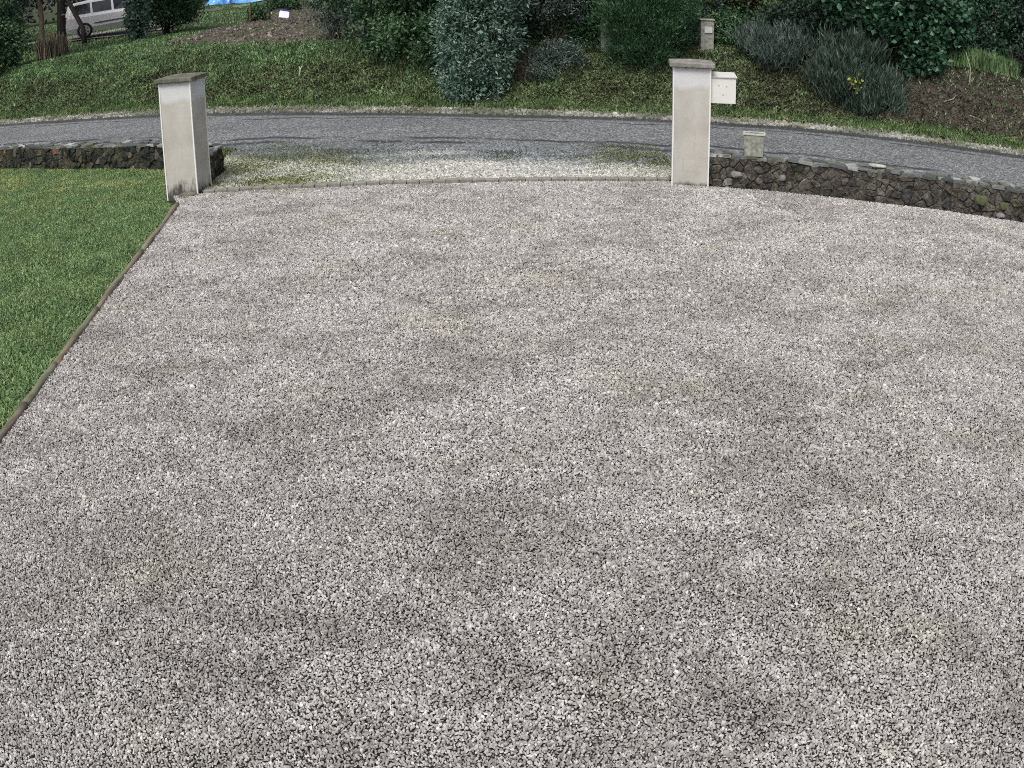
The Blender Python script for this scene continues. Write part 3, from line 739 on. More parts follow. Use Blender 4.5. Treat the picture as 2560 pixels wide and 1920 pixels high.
plant('lavender_bush', at(5.3, 20.2), 'bluish grey sprigged bush up the bank to the right of the mailbox', 'bush',
      [(0, 0, .3, .55, .4, .36), (-.35, .35, .55, .45, .4, .32), (.35, .3, .5, .5, .4, .35)], 8500, .15, L_olive, 225, clump=.08, clumps=190, shell=.35, tvar=.5, aspect=.14, spread=.35, outw=.25, droop=-.9, foliage='sprigs', stems=10, bark=M_bark2)
tuft('tall_grass', at(9.6, 20.0), 'clump of taller green grass at the top of the bare bank', 'grass', [(0, 0, 1.2, .5, .1)], 3500, .4, .02, M_bgreen, 229)
tuft('dry_grass_clump', at(-12.55, 26.9), 'tall dry grass clump between the dark trunks at the left', 'grass', [(0, 0, .42, .4, .3), (-.35, .3, .3, .3, .3)], 2400, .55, .03, L_dry, 231, .35)
tuft('arching_grass', at(.35, 20.9), 'thin arching grasses beside the foot of the round bush', 'grass', [(0, 0, .35, .35, .1)], 900, .34, .012, L_dry, 233, 1.0)
# lime sprig and hanging broad leaves
plant('lime_sprig', (6.42, 18.60, T(6.42, 18.6) + .62), 'small sprig of lime yellow leaves in front of the grey stems', 'sprig', [(0, 0, .08, .13, .05, .08), (.1, 0, 0, .04, .04, .1)], 42, .065, L_lime, 235, stems=3, clump=.04, clumps=20, shell=.2, aspect=.9, foliage='leaves', bark=M_bark2)
plant('broadleaf_shrub', at(8.15, 19.35), 'shrub of glossy broad green leaves hanging over the bare bank', 'shrub',
      [(0, 0, .45, .42, .35, .55), (-.75, .2, .95, .55, .4, .3), (.6, .4, 1.1, .7, .45, .5), (0, .4, 1.4, .9, .5, .5), (-1.4, .5, 1.5, .9, .5, .5)], 8200, .12, L_broad, 237, clump=.12, clumps=150, shell=.4, aspect=.85, stems=10)
plant('yellow_shrub', at(5.15, 21.4, .1), 'yellow-green leafy shrub just right of the small utility post', 'shrub', [(0, 0, .15, .38, .3, .4), (.4, .1, .5, .4, .3, .35)], 2600, .085, L_yel, 241, clump=.08, clumps=30, shell=.3, aspect=.7, stems=4)

# left side: hedge, dark trunks, ivy tree, tree beyond
plant('hedge', at(-14.6, 26.9), 'dense dark green hedge at the left edge above the bank', 'hedge',
      [(0, 0, .9, 1.05, .8, .95), (-1.2, .3, 1.2, 1.2, .9, 1.1), (-.2, .2, 1.7, .8, .7, .6)], 19000, .10, L_mid, 251, clump=.12, clumps=330, shell=.7, tvar=.4, aspect=.7, stems=6)
def trunk_tree(name, base, label, paths, lobes, n, mat, seed, leaf=.13, **kw):
    return plant(name, base, label, 'tree', lobes, n, leaf, mat, seed, trunk=paths, clump=.3, clumps=160, shell=.2, tvar=.4, **kw)
trunk_tree('dark_trunk_tree', at(-13.55, 29.9), 'straight dark trunk right of the dry grass, left of the car', [([(0, 0, -.2), (-.05, 0, .8), (.0, 0, 1.9), (-.1, 0, 3.4)], .17, .12)], [(0, .3, 3.6, 1.9, 1.2, 1.1)], 7000, L_dark, 261)
trunk_tree('dark_trunk_tree', at(-12.9, 27.1), 'pale-barked leaning trunk beside the dark hedge', [([(0, 0, -.2), (-.08, 0, .6), (-.05, 0, 1.3), (-.2, 0, 2.8)], .10, .07)], [(-.3, .3, 2.8, 1.2, 1, .9)], 6000, L_dark, 265, bark=M_bark2)
trunk_tree('leaning_tree', at(-14.6, 34.0), 'thin leaning dark trunk in front of the silver car', [([(.05, 0, -.2), (0, 0, .6), (-.5, 0, 1.6), (-.9, 0, 2.6), (-1.1, 0, 3.6)], .10, .07)], [(-1.2, .3, 4.0, 1.3, 1, .8)], 4000, L_dark, 269)
e = trunk_tree('ivy_tree', at(-12.15, 33.0), 'tree with an ivy-wrapped trunk right of the silver car', [([(0, 0, -.2), (0, 0, 1.2), (.1, 0, 3.2)], .17, .13)], [(.4, .3, 3.6, 1.5, 1, 1.2)], 6000, L_dark, 273)
P, o_, t = cloud([(0, 0, .7, .36, .33, .8), (.05, 0, 2.0, .42, .36, .9)], 5200, 275, clump=.07, clumps=300, shell=.7)
leaves('ivy', P, L_round, .10, 276, parent=e, outward=o_, tone=t, aspect=.8)
plant('low_evergreen', at(-12.0, 35.6), 'dark green low-branching evergreen right of the ivy-wrapped trunk', 'tree',
      [(0, 0, 1.0, .85, .7, .75), (.5, .2, 1.5, .75, .7, .7), (-.3, 0, 1.9, .9, .8, .8), (.75, .3, .85, .5, .5, .35)], 17000, .12, L_mid, 281, trunk=[([(0, 0, -.2), (.1, 0, 1), (.2, 0, 2)], .12, .07)], clump=.16, clumps=230, shell=.5, tvar=.4)
plant('seedling', at(-9.0, 37.0), 'bushy green plant growing round a short rusty stake', 'plant', [(.25, 0, .3, .38, .3, .32), (-.1, 0, .35, .2, .2, .3)], 1500, .1, L_mid, 285, clump=.08, clumps=40, shell=.3)
plant('garden_row', at(-8.8, 41.5), 'row of leafy green plants above the white bucket', 'plants', [(0, 0, .3, 1.1, .4, .35), (1.2, .3, .25, .5, .3, .25)], 4200, .1, L_mid, 287, clump=.1, clumps=80, shell=.2)
plant('garden_shrub', at(-4.2, 28.3), 'pale leafy weeds at the right edge of the garden soil', 'weeds', [(0, 0, .3, .8, .9, .35), (-.3, 1.2, .3, .6, .8, .35)], 3000, .09, L_olive, 289, clump=.12, clumps=90, shell=.2)
# woods far off behind the field and on the left
far = [(-44, 62), (-37, 68), (-30, 72), (-24, 76), (-18, 80), (-11, 84), (-4, 86), (4, 84), (-26, 44), (-22, 40), (-31, 50), (-20, 34.5), (-18.2, 47.5)]
ordf = ['leftmost', 'second', 'third', 'fourth', 'fifth', 'sixth', 'seventh', 'eighth', 'ninth', 'tenth', 'eleventh', 'twelfth', 'rightmost']
for i, (x, y) in enumerate(far):
    k = 1.0 if y > 60 else .55
    plant('woodland_tree', at(x, y), 'dark tree of the wood beyond the field, %s of thirteen from the left' % ordf[sorted(far).index((x, y))], 'tree',
          [(0, 0, 3.5 * k, 4.6 * k, 3 * k, 3.2 * k), (.8, .5, 7.5 * k, 4.2 * k, 3 * k, 3.2 * k)], 5200, .42 * k, L_dark, 301 + i * 3, trunk=[([(0, 0, -.3), (0, 0, 4 * k), (.2, 0, 9 * k)], .4 * k, .15 * k)], clump=.7 * k, clumps=130, shell=.3, group='trees of the wood beyond the field')

# ------------------------------------------------------------------ gate pillars
def pillar(base, yaw, label, W, H, mat, capmat, trims, floor):
    e = empty('gate_pillar', (base[0], base[1], 0), yaw, label=label, cat='pillar', group='gate pillars')
    mb = MB().box((0, 0, floor), (W, W, H)); mb.build('shaft', mat, e, bevel=.004)
    t = .017
    for (x, y) in trims:
        tb = MB(); sx = 1 if x == 0 else -1; sy = 1 if y == 0 else -1
        X0 = x * W - sx * .007; Y0 = y * W - sy * .007
        for (u0, v0, u1, v1) in ((0, 0, sx * t, sy * .006), (0, sy * .006, sx * .006, sy * t)):
            ax, bx_ = sorted((X0 + u0, X0 + u1)); ay, by_ = sorted((Y0 + v0, Y0 + v1))
            tb.box((ax, ay, max(floor, -.10) + .0), (bx_, by_, H - .002))
        tb.build('corner_bead', M_trim, e)
    o = .05; c = MB(); h = W + o
    zb, zt = H + .0, H + .052
    V = [(-o, -o, zb), (h, -o, zb), (h, h, zb), (-o, h, zb), (-o, -o, zt), (h, -o, zt), (h, h, zt), (-o, h, zt), (W / 2, W / 2, zt + .035)]
    c.add(V, [(3, 2, 1, 0), (0, 1, 5, 4), (1, 2, 6, 5), (2, 3, 7, 6), (3, 0, 4, 7), (4, 5, 8), (5, 6, 8), (6, 7, 8), (7, 4, 8)])
    c.build('cap', capmat, e, bevel=.005)
    return e
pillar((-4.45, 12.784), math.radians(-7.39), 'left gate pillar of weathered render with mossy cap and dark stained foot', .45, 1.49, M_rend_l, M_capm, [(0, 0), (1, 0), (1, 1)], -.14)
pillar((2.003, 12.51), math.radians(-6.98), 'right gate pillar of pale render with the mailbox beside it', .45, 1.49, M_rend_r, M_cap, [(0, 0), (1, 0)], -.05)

# mailbox beside the right pillar
e = empty('mailbox', (2.462, 12.50, 1.045), math.radians(-3), label='cream metal mailbox fixed to the side of the right gate pillar', cat='mailbox')
W_, D_, H_ = .315, .25, .325
mb = MB(); V = [(0, 0, 0), (W_, 0, 0), (W_, D_, 0), (0, D_, 0), (0, 0, H_), (W_, 0, H_), (W_, D_, H_ + .03), (0, D_, H_ + .03)]
mb.add(V, [(3, 2, 1, 0), (4, 5, 6, 7), (0, 1, 5, 4), (1, 2, 6, 5), (2, 3, 7, 6), (3, 0, 4, 7)]); mb.build('body', M_box, e, bevel=.004)
mb = MB(); V = [(-.004, -.015, H_ + .001), (W_ + .012, -.015, H_ + .001), (W_ + .012, D_ + .01, H_ + .036), (-.004, D_ + .01, H_ + .036)]
V += [(x, y, z + .012) for x, y, z in V]
mb.add(V, [(3, 2, 1, 0), (4, 5, 6, 7), (0, 1, 5, 4), (1, 2, 6, 5), (2, 3, 7, 6), (3, 0, 4, 7)]); mb.build('lid', M_boxlid, e)
for x, z in ((.10, .225), (.20, .215), (.155, .11)):
    MB().tube([(x, .001, z), (x, -.004, z)], [.006, .006], 8).build('screw', M_screw, e)
for z in (.06, .24):
    MB().box((-.05, .09, z), (-.0005, .13, z + .03)).build('bracket', M_screw, e)

# ------------------------------------------------------------------ stone walls
def clip(poly, px, py, nx_, ny_):
    out = []
    for i in range(len(poly)):
        a, b = poly[i], poly[(i + 1) % len(poly)]
        da = (a[0] - px) * nx_ + (a[1] - py) * ny_; db = (b[0] - px) * nx_ + (b[1] - py) * ny_
        if da <= 0: out.append(a)
        if (da < 0 < db) or (db < 0 < da):
            t = da / (da - db); out.append((a[0] + (b[0] - a[0]) * t, a[1] + (b[1] - a[1]) * t))
    return out
def cells(w, h, sx, sy, rg, jit=.38, drop=0.0):
    pts = []
    nyr = max(1, round(h / sy))
    for j in range(nyr):
        off = rg.uniform(0, sx); x = -off
        while x < w + sx:
            st = sx * rg.uniform(.6, 1.6); x += st
            if rg.random() < drop: continue
            pts.append((x - st / 2, (j + .5 + rg.uniform(-jit, jit)) * h / nyr))
    out = []
    for i, p in enumerate(pts):
        poly = [(0, 0), (w, 0), (w, h), (0, h)]
        for j, q in enumerate(pts):
            if i == j or abs(q[0] - p[0]) > sx * 5: continue
            dx, dy = q[0] - p[0], q[1] - p[1]
            poly = clip(poly, (p[0] + q[0]) / 2, (p[1] + q[1]) / 2, dx, dy)
            if len(poly) < 3: break
        if len(poly) >= 3: out.append(poly)
    return out
def wall_part(face, mb, w, h, rg, sx=.078, sy=.07, gap=.001, depth=.03):
    """face(u, v, d) -> xyz : u along, v up, d out of the wall"""
    for poly in cells(w, h, sx, sy, rg, .5, .42):
        cx = sum(p[0] for p in poly) / len(poly); cy = sum(p[1] for p in poly) / len(poly)
        ar = max(1e-6, sum((p[0] - cx) ** 2 + (p[1] - cy) ** 2 for p in poly) / len(poly)) ** .5
        if ar < .02: continue
        # subdivide outline and round it
        P = []
        for a, b in zip(poly, poly[1:] + poly[:1]):
            q_ = rg.uniform(.0, .16); P.append((a[0] * (1 - q_) + cx * q_, a[1] * (1 - q_) + cy * q_)); P.append(((a[0] + b[0]) / 2 + rg.uniform(-.007, .007), (a[1] + b[1]) / 2 + rg.uniform(-.007, .007)))
        k = max(.5, 1 - gap / ar); d = depth * rg.uniform(.25, 1.5); tone = rg.random() ** 1.15; tx_, ty_ = rg.uniform(-.22, .22), rg.uniform(-.22, .22)
        n_ = len(P); V = []
        for sc, dd in ((k, 0.0), (k * .98, d * .7), (k * .78, d)):
            for (x, y) in P:
                V.append(face(cx + (x - cx) * sc, cy + (y - cy) * sc, dd + rg.uniform(-.005, .006) + ((x - cx) * tx_ + (y - cy) * ty_) * (dd > 0)))
        V.append(face(cx, cy, d * rg.uniform(.95, 1.1)))
        F = []
        for r_ in range(2):
            for i in range(n_):
                F.append((r_ * n_ + i, r_ * n_ + (i + 1) % n_, (r_ + 1) * n_ + (i + 1) % n_, (r_ + 1) * n_ + i))
        for i in range(n_): F.append((2 * n_ + i, 2 * n_ + (i + 1) % n_, 3 * n_))
        mb.add(V, F, tone)
def stone_wall(path, thick, z0, ztop, label, mat, seed, both=True):
    """path: front edge of the wall, wall body lies to the left of the walking direction"""
    rg = random.Random(seed)
    P = [Vector((x, y)) for x, y in path]
    e = empty('stone_wall', (P[0].x, P[0].y, 0), label=label, cat='wall', group='low stone walls beside the gate')
    O = Vector((P[0].x, P[0].y, 0))
    core, st, cp = MB(), MB(), MB()
    nrm = []
    for i in range(len(P) - 1):
        d = (P[i + 1] - P[i]).normalized(); nrm.append(Vector((-d.y, d.x)))
    vn = [nrm[0]] + [(nrm[i] + nrm[i + 1]).normalized() for i in range(len(nrm) - 1)] + [nrm[-1]]
    for i in range(len(P) - 1):
        a, b = P[i], P[i + 1]; a2 = a + vn[i] * thick; b2 = b + vn[i + 1] * thick
        q = [a + vn[i] * .02, b + vn[i + 1] * .02, b2 - vn[i + 1] * .02, a2 - vn[i] * .02]
        V = [(p.x - O.x, p.y - O.y, z) for z in (z0, ztop - .035) for p in q]
        core.add(V, [(3, 2, 1, 0), (4, 5, 6, 7), (0, 1, 5, 4), (1, 2, 6, 5), (2, 3, 7, 6), (3, 0, 4, 7)])
        for (s0, s1, sg) in ((a, b, -1), (b2, a2, -1)):
            L = (s1 - s0).length; d = (s1 - s0) / L; n2 = Vector((d.y, -d.x))
            base = s0 - n2 * .02
            def face(u, v, dd, base=base, d=d, n2=n2):
                p = base + d * u + n2 * dd; return (p.x - O.x, p.y - O.y, z0 + v)
            wall_part(face, st, L, ztop - .03 - z0, rg, depth=.026)
        d = (b - a).normalized(); L = (b - a).length
        def top(u, v, dd, a=a, a2=a2, b=b, b2=b2, L=L):
            f = u / L; p = (a.lerp(b, f)).lerp(a2.lerp(b2, f), v / thick)
            return (p.x - O.x, p.y - O.y, ztop - .04 + dd)
        for poly in cells(L, thick, .15, thick / 4, rg, .42, .25):
            if rg.random() < .12: continue
            cx = sum(p[0] for p in poly) / len(poly); cy = sum(p[1] for p in poly) / len(poly)
            z_ = rg.uniform(-.006, .012); hh_ = rg.uniform(.022, .044); n_ = len(poly); V = []
            pp = [(cx + (x - cx) * .97 + rg.uniform(-.014, .014), cy + (y - cy) * (1.0 if .02 < y < thick - .02 else 1.12) * .98 + rg.uniform(-.012, .012)) for x, y in poly]
            tl = (rg.uniform(-.09, .09), rg.uniform(-.09, .09))
            for dd in (z_, z_ + hh_):
                for x, y in pp: V.append(top(x, y, dd + (x - cx) * tl[0] + (y - cy) * tl[1]))
            F = [tuple(range(n_))[::-1], tuple(range(n_, 2 * n_))] + [(i, (i + 1) % n_, n_ + (i + 1) % n_, n_ + i) for i in range(n_)]
            cp.add(V, F, rg.random())
    # end faces
    for (s0, vv, sgn) in ((P[0], vn[0], 1), (P[-1], vn[-1], -1)):
        d = vv if sgn < 0 else -vv; st0 = s0 if sgn < 0 else s0 + vv * thick
        n2 = Vector((d.y, -d.x))
        def face(u, v, dd, st0=st0, d=d, n2=n2):
            p = st0 + d * u + n2 * (dd - .012); return (p.x - O.x, p.y - O.y, z0 + v)
        wall_part(face, st, thick, ztop - .03 - z0, rg, depth=.03)
    core.build('mortar_core', M_mortar, e); st.build('stonework', mat, e); cp.build('coping', M_coping, e)
    return e
WT = .37
rwall = stone_wall([(2.43, 12.56)] + [(x, y + .03) for x, y in RW[1:]] + [(10.5, 8.8)], .34, -.05, .40, 'long low stone wall right of the right gate pillar, with slate coping', M_stone, 401)
stone_wall([(-16, 20.4), (-12.5, 18.3), (-9.02, 16.52), (-7.01, 15.62), (-5.39, 15.05), (-4.70, 14.70)], .38, -.12, .34, 'low mossy stone wall behind the lawn on the left', M_stone_l, 411)
stone_wall([(-4.40, 14.24), (-4.38, 13.22)], .34, -.12, .38, 'short stone return wall behind the left gate pillar', M_stone_l, 421)

# things on the walls
rot = math.radians(-14)
e = empty('concrete_planter', (3.02, 12.46, .402), rot, label='small weathered concrete planter standing on the right stone wall', cat='planter')
mb = MB(); w0, d0, w1, d1, h1 = .115, .075, .13, .088, .29
V = [(-w0, -d0, 0), (w0, -d0, 0), (w0, d0, 0), (-w0, d0, 0), (-w1, -d1, h1), (w1, -d1, h1), (w1, d1, h1), (-w1, d1, h1), (-w1 + .03, -d1 + .03, h1), (w1 - .03, -d1 + .03, h1), (w1 - .03, d1 - .03, h1), (-w1 + .03, d1 - .03, h1)]
V += [(x * .9, y * .9, .14) for x, y, z in V[8:12]]
F = [(3, 2, 1, 0), (0, 1, 5, 4), (1, 2, 6, 5), (2, 3, 7, 6), (3, 0, 4, 7)]
for i in range(4):
    j = (i + 1) % 4; F += [(4 + i, 4 + j, 8 + j, 8 + i), (8 + i, 8 + j, 12 + j, 12 + i)]
F.append((12, 13, 14, 15)); mb.add(V, F)
M_plc = plain('lichen_concrete', (.27, .275, .235), .95, .1, .45, 22); mb.build('body', M_plc, e, bevel=.004)
M_plr = plain('pale_concrete_rim', (.46, .47, .40), .9, .1, .2, 22)
rb = MB()
for (a, b) in (((-w1 - .008, -d1 - .008, h1 - .018), (w1 + .008, -d1 + .012, h1 + .004)), ((-w1 - .008, d1 - .012, h1 - .018), (w1 + .008, d1 + .008, h1 + .004)), ((-w1 - .008, -d1 + .012, h1 - .018), (-w1 + .012, d1 - .012, h1 + .004)), ((w1 - .012, -d1 + .012, h1 - .018), (w1 + .008, d1 - .012, h1 + .004))): rb.box(a, b)
rb.build('rim', M_plr, e, bevel=.003)
MB().box((-w1 + .034, -d1 + .034, .2), (w1 - .034, d1 - .034, .235)).build('soil', M_under, e)

def rock(name, loc, size, mat, seed, rz=0.0, **kw):
    rg = random.Random(seed); import bmesh
    bm = bmesh.new(); bmesh.ops.create_icosphere(bm, subdivisions=2, radius=1)
    for v in bm.verts:
        k = 1 + rg.uniform(-.1, .1); v.co = Vector((v.co.x * size[0] * k, v.co.y * size[1] * k, max(-.4, min(.75, v.co.z)) * size[2] * k))
    me = bpy.data.meshes.new(name); bm.to_mesh(me); bm.free(); me.materials.append(mat)
    a = me.attributes.new('tone', 'FLOAT', 'FACE'); a.data.foreach_set('value', [.95] * len(me.polygons))
    o = bpy.data.objects.new(name, me); o.location = loc; o.rotation_euler = (0, 0, rz); return link(o, **kw)
M_pale = plain('pale_lichen_stone', (.36, .37, .31), .9, .2, .3, 18)
M_pink = plain('pinkish_stone', (.36, .33, .34), .85, .2, .12, 12)
rock('flat_stone', (4.50, 11.98, .425), (.12, .06, .03), M_pale, 5, -.35, label='pale lichen-covered flat stone lying on top of the right stone wall', cat='stone')
rock('loose_stone', (-4.30, 14.20, .40), (.11, .06, .045), M_pink, 6, .1, label='small pinkish stone on the end of the wall behind the left pillar', cat='stone')
rock('foot_stone', (-4.10, 12.60, .02), (.13, .06, .055), M_capm, 7, .2, label='dark mossy stone lying against the foot of the left gate pillar', cat='stone')

M_dull = plain('dull_boulder', (.20, .19, .18), .9, .15, .35, 16)
M_moss_b = plain('mossy_boulder', (.095, .105, .055), .95, .1, .35, 16)
for (x, y, z, a, b, mt, lab) in ((2.80, 12.43, .16, .085, .065, M_dull, 'round pinkish grey boulder'), (3.35, 12.25, .17, .05, .06, M_dull, None), (5.72, 11.36, .18, .10, .10, M_moss_b, 'round moss-green boulder'), (6.02, 11.25, .15, .095, .09, M_moss_b, 'round moss-green boulder'), (5.95, 11.22, .04, .06, .045, M_dull, None)):
    o = rock('boulder', (x - 2.43, y - 12.56, z), (a, .06, b), mt, int(x * 10), -.35, parent=rwall)
    if lab: o['label'] = lab
# ------------------------------------------------------------------ kerb blocks
ORD = ['first', 'second', 'third', 'fourth', 'fifth', 'sixth', 'seventh', 'eighth', 'ninth', 'tenth', 'eleventh', 'twelfth', 'thirteenth', 'fourteenth', 'fifteenth', 'sixteenth', 'seventeenth', 'eighteenth', 'nineteenth']
rgk = random.Random(9); x = -3.93; nblk = 0; first = None
while x < 1.96:
    L = rgk.uniform(.158, .172)
    if first is None:
        first = MB().box((0, 0, -.06), (.158, .11, .040)).build('kerb_block', M_block, bevel=.006)
        o = first
    else:
        o = first.copy(); COL.objects.link(o)
    o.location = (x, KY - .01 + rgk.uniform(-.006, .006), rgk.uniform(-.005, .004)); o.rotation_euler = (rgk.uniform(-.03, .03), rgk.uniform(-.02, .02), rgk.uniform(-.03, .03))
    o.scale = ((L - .007) / .158, 1, 1)
    o['label'] = ('%s grey kerb block counted from the left gate pillar' % ORD[nblk]) if nblk < 18 else ('%s grey kerb block counted back from the right gate pillar' % ORD[35 - nblk]); nblk += 1; o['category'] = 'kerb block'; o['group'] = 'kerb blocks across the gateway'
    x += L

# ------------------------------------------------------------------ timber edging
def along(P, a, b, n_=10):
    P = np.array(P, float); d = np.r_[0, np.cumsum(np.hypot(*np.diff(P, axis=0).T))]; t = np.linspace(a, b, n_)
    return [(float(np.interp(q, d, P[:, 0])), float(np.interp(q, d, P[:, 1]))) for q in t]
edge_path = LOG[1:]
tot = sum(math.hypot(b[0] - a[0], b[1] - a[1]) for a, b in zip(edge_path, edge_path[1:]))
cuts = [0, 2.2, 4.05, 5.35, 6.1, 7.6, 9.4, tot]
labs = ['grey-green timber edging pole nearest the left gate pillar', 'second timber edging pole from the left pillar', 'brown timber edging pole halfway along the lawn', 'short brown edging pole nearer the camera',
        'dark weathered edging pole at the left edge of the photo', 'edging pole nearest the camera', 'edging pole beside the yard, below the frame']
for i in range(6):
    pts = along(edge_path, cuts[i] + .012, cuts[i + 1] - .012); mb = MB()
    P3 = [(x, y, .012 + .006 * math.sin(j * 1.1 + i)) for j, (x, y) in enumerate(pts)]
    b = P3[0]; P3 = [(x - b[0], y - b[1], z) for x, y, z in P3]
    mb.tube(P3, [.030 + .003 * math.sin(j + i * 2) for j in range(len(P3))], 10)
    mb.build('edging_pole', (M_pole1, M_pole1, M_pole2, M_pole2, M_pole3, M_pole3)[i], smooth=True, loc=(b[0], b[1], 0), label=labs[i], cat='edging pole', group='timber poles edging the lawn')

# ------------------------------------------------------------------ things on the far bank and in the field
def post(loc, yaw, w, h, label, grime):
    e = empty('utility_post', loc, yaw, label=label, cat='post')
    MB().box((-w / 2, -w / 2, -.2), (w / 2, w / 2, h)).build('body', grime, e, bevel=.008)
    return e
M_post = plain('lichened_grey_post', (.27, .27, .24), .9, .2, .45, 16)
p_ = at(4.03, 21.0); e = post(p_, -.05, .27, .60, 'small grey utility post with a plate standing among the shrubs', M_post)
MB().box((-.06, -.156, .34), (.10, -.1515, .47)).build('plate', plain('plate_white', (.55, .56, .54), .5, .4, .1), e)
MB().box((-.155, -.155, .60), (.155, .155, .625)).build('top_slab', plain('post_top', (.34, .34, .31), .9, .2, .3, 12), e, bevel=.004)
e = empty('hidden_pillar', at(2.12, 21.6), .02, label='rendered pillar with a pale cap half hidden behind the bright green shrub', cat='pillar')
MB().box((-.20, -.20, -.3), (.20, .20, .93)).build('shaft', plain('grey_green_render', (.30, .32, .29), .9, .2, .2), e, bevel=.006)
MB().box((-.24, -.24, .93), (.24, .24, .965)).build('cap', plain('cream_cap', (.60, .56, .48), .8, .2, .1), e, bevel=.004)
# white bucket with its violet lens fringe as a strip, stake, sticks, plank, board
e = empty('plastic_container', at(-8.05, 37.2), .35, label='white plastic container with a violet lens fringe built as a strip, tilted on the garden soil', cat='container')
e.rotation_euler = (.95, .25, .3)
e.scale = (1.15, 1.15, 1.15)
mb = MB(); V = [(-.13, -.11, 0), (.13, -.11, 0), (.13, .11, 0), (-.13, .11, 0), (-.16, -.14, .33), (.16, -.14, .33), (.16, .14, .33), (-.16, .14, .33)]
mb.add(V, [(3, 2, 1, 0), (4, 5, 6, 7), (0, 1, 5, 4), (1, 2, 6, 5), (2, 3, 7, 6), (3, 0, 4, 7)]); mb.build('tub', plain('white_plastic', (.82, .80, .86), .4, .4, .04), e, bevel=.02)
MB().box((-.15, -.13, .331), (.15, .13, .34)).build('lid', plain('white_lid', (.78, .77, .84), .4, .4, .05), e)
MB().box((-.185, .141, .26), (.185, .165, .37)).build('rim', plain('violet_fringe', (.10, .05, .38), .4, .4, .05), e, bevel=.005)  # strip added to stand in for the violet lens fringe
mb = MB(); mb.tube([(.16, -.05, .3), (.26, -.02, .22), (.27, 0, .08), (.18, .02, .02)], [.008] * 4, 6); mb.build('handle', M_screw, e)
M_rust = plain('rusty_stake', (.20, .10, .045), .9, .2, .3)
MB().tube([(0, 0, -.1), (.01, 0, .4), (0, 0, .58)], [.035, .033, .03], 6).build('stake', M_rust, loc=at(-9.1, 36.6), label='short rusty brown stake in the green plant', cat='stake')
MB().tube([(0, 0, -.1), (.01, 0, .4), (-.02, 0, .62)], [.03, .028, .02], 6).build('stake', M_bark2, loc=at(-8.55, 37.4), label='thin dark stake just left of the white container', cat='stake')
mb = MB(); mb.tube([(0, 0, -.05), (-.05, 0, .35), (-.22, .1, .72), (-.75, .3, 1.25), (-1.1, .5, 1.7)], [.022, .02, .018, .014, .01], 6); mb.tube([(-.05, 0, .35), (-.1, 0, .9)], [.014, .006], 5)
mb.build('bare_sapling', M_bark2, loc=at(-5.95, 31.2), label='bare crooked sapling bending left over the garden soil', cat='sapling')
def bar(name, a, b, w, h, mat, **kw):
    a = Vector(a); b = Vector(b); d = b - a; n_ = Vector((-d.y, d.x, 0)).normalized() * w / 2
    V = [-n_, n_, d + n_, d - n_]; V = V + [v + Vector((0, 0, h)) for v in V]
    return MB().add(V, [(3, 2, 1, 0), (4, 5, 6, 7), (0, 1, 5, 4), (1, 2, 6, 5), (2, 3, 7, 6), (3, 0, 4, 7)]).build(name, mat, loc=tuple(a), **kw)
M_plank = plain('weathered_plank', (.40, .42, .33), .8, .2, .15)
bar('plank', at(-15.6, 49.2, .02), at(-14.3, 51.6, .02), .16, .10, M_plank, label='long pale plank lying on the field grass', cat='plank')
bar('plank', at(-14.2, 53.6, .02), at(-13.5, 54.2, .02), .14, .08, M_plank, label='short pale plank lying below the blue tarpaulin', cat='plank')
bar('garden_board', at(-4.55, 23.65, -.02), at(-3.45, 24.05, -.02), .05, .09, plain('green_board', (.10, .16, .13), .8, .2, .2), label='greenish board edging the bottom of the garden soil', cat='board')
mb = MB(); mb.tube([(0, 0, -.05), (.03, 0, .22), (.02, 0, .34)], [.012, .01, .006], 5); mb.tube([(.02, 0, .2), (-.08, 0, .3)], [.008, .004], 5); mb.tube([(.02, 0, .2), (.12, 0, .32)], [.008, .004], 5)
mb.build('pale_stalk', plain('pale_plant', (.20, .26, .18), .8, .2, .2), loc=at(-4.6, 23.4), label='small pale branching stalk at the corner of the garden board', cat='plant')
mb = MB(); mb.tube([(0, 0, -.05), (.02, 0, .12), (0, .0, .2)], [.012, .014, .01], 5); mb.tube([(.02, 0, .12), (.08, 0, .22)], [.014, .004], 5)
mb.build('pale_stalk', plain('white_stalk', (.5, .52, .42), .8, .2, .2), loc=at(-4.55, 22.6), label='tiny whitish shoot on the grassy brow below the garden board', cat='plant')
# twigs on the bare bank
for i, (x, y, dx, dy, l_) in enumerate([(8.7, 18.1, .2, -.25, 'bent dry twig low on the bare bank'), (9.05, 18.9, .05, .35, 'upright bare twig at the top of the bare bank'), (9.9, 17.6, .45, -.2, 'long dry twig near the right edge of the bare bank'), (8.3, 18.5, .3, .05, 'short dry twig below the broad-leaved shrub')]):
    z0 = T(x, y); z1 = T(x + dx, y + dy); up = .45 if i == 1 else .05
    mb = MB(); mb.tube([(0, 0, .01), (dx * .6 + .04, dy * .4, (z1 - z0) * .5 + up * .5), (dx, dy, z1 - z0 + up)], [.013, .011, .006], 5)
    mb.build('dry_twig', plain('dry_twig', (.30, .26, .20), .9, .2, .2), loc=(x, y, z0), label=l_, cat='twig', group='dry twigs on the bare bank')
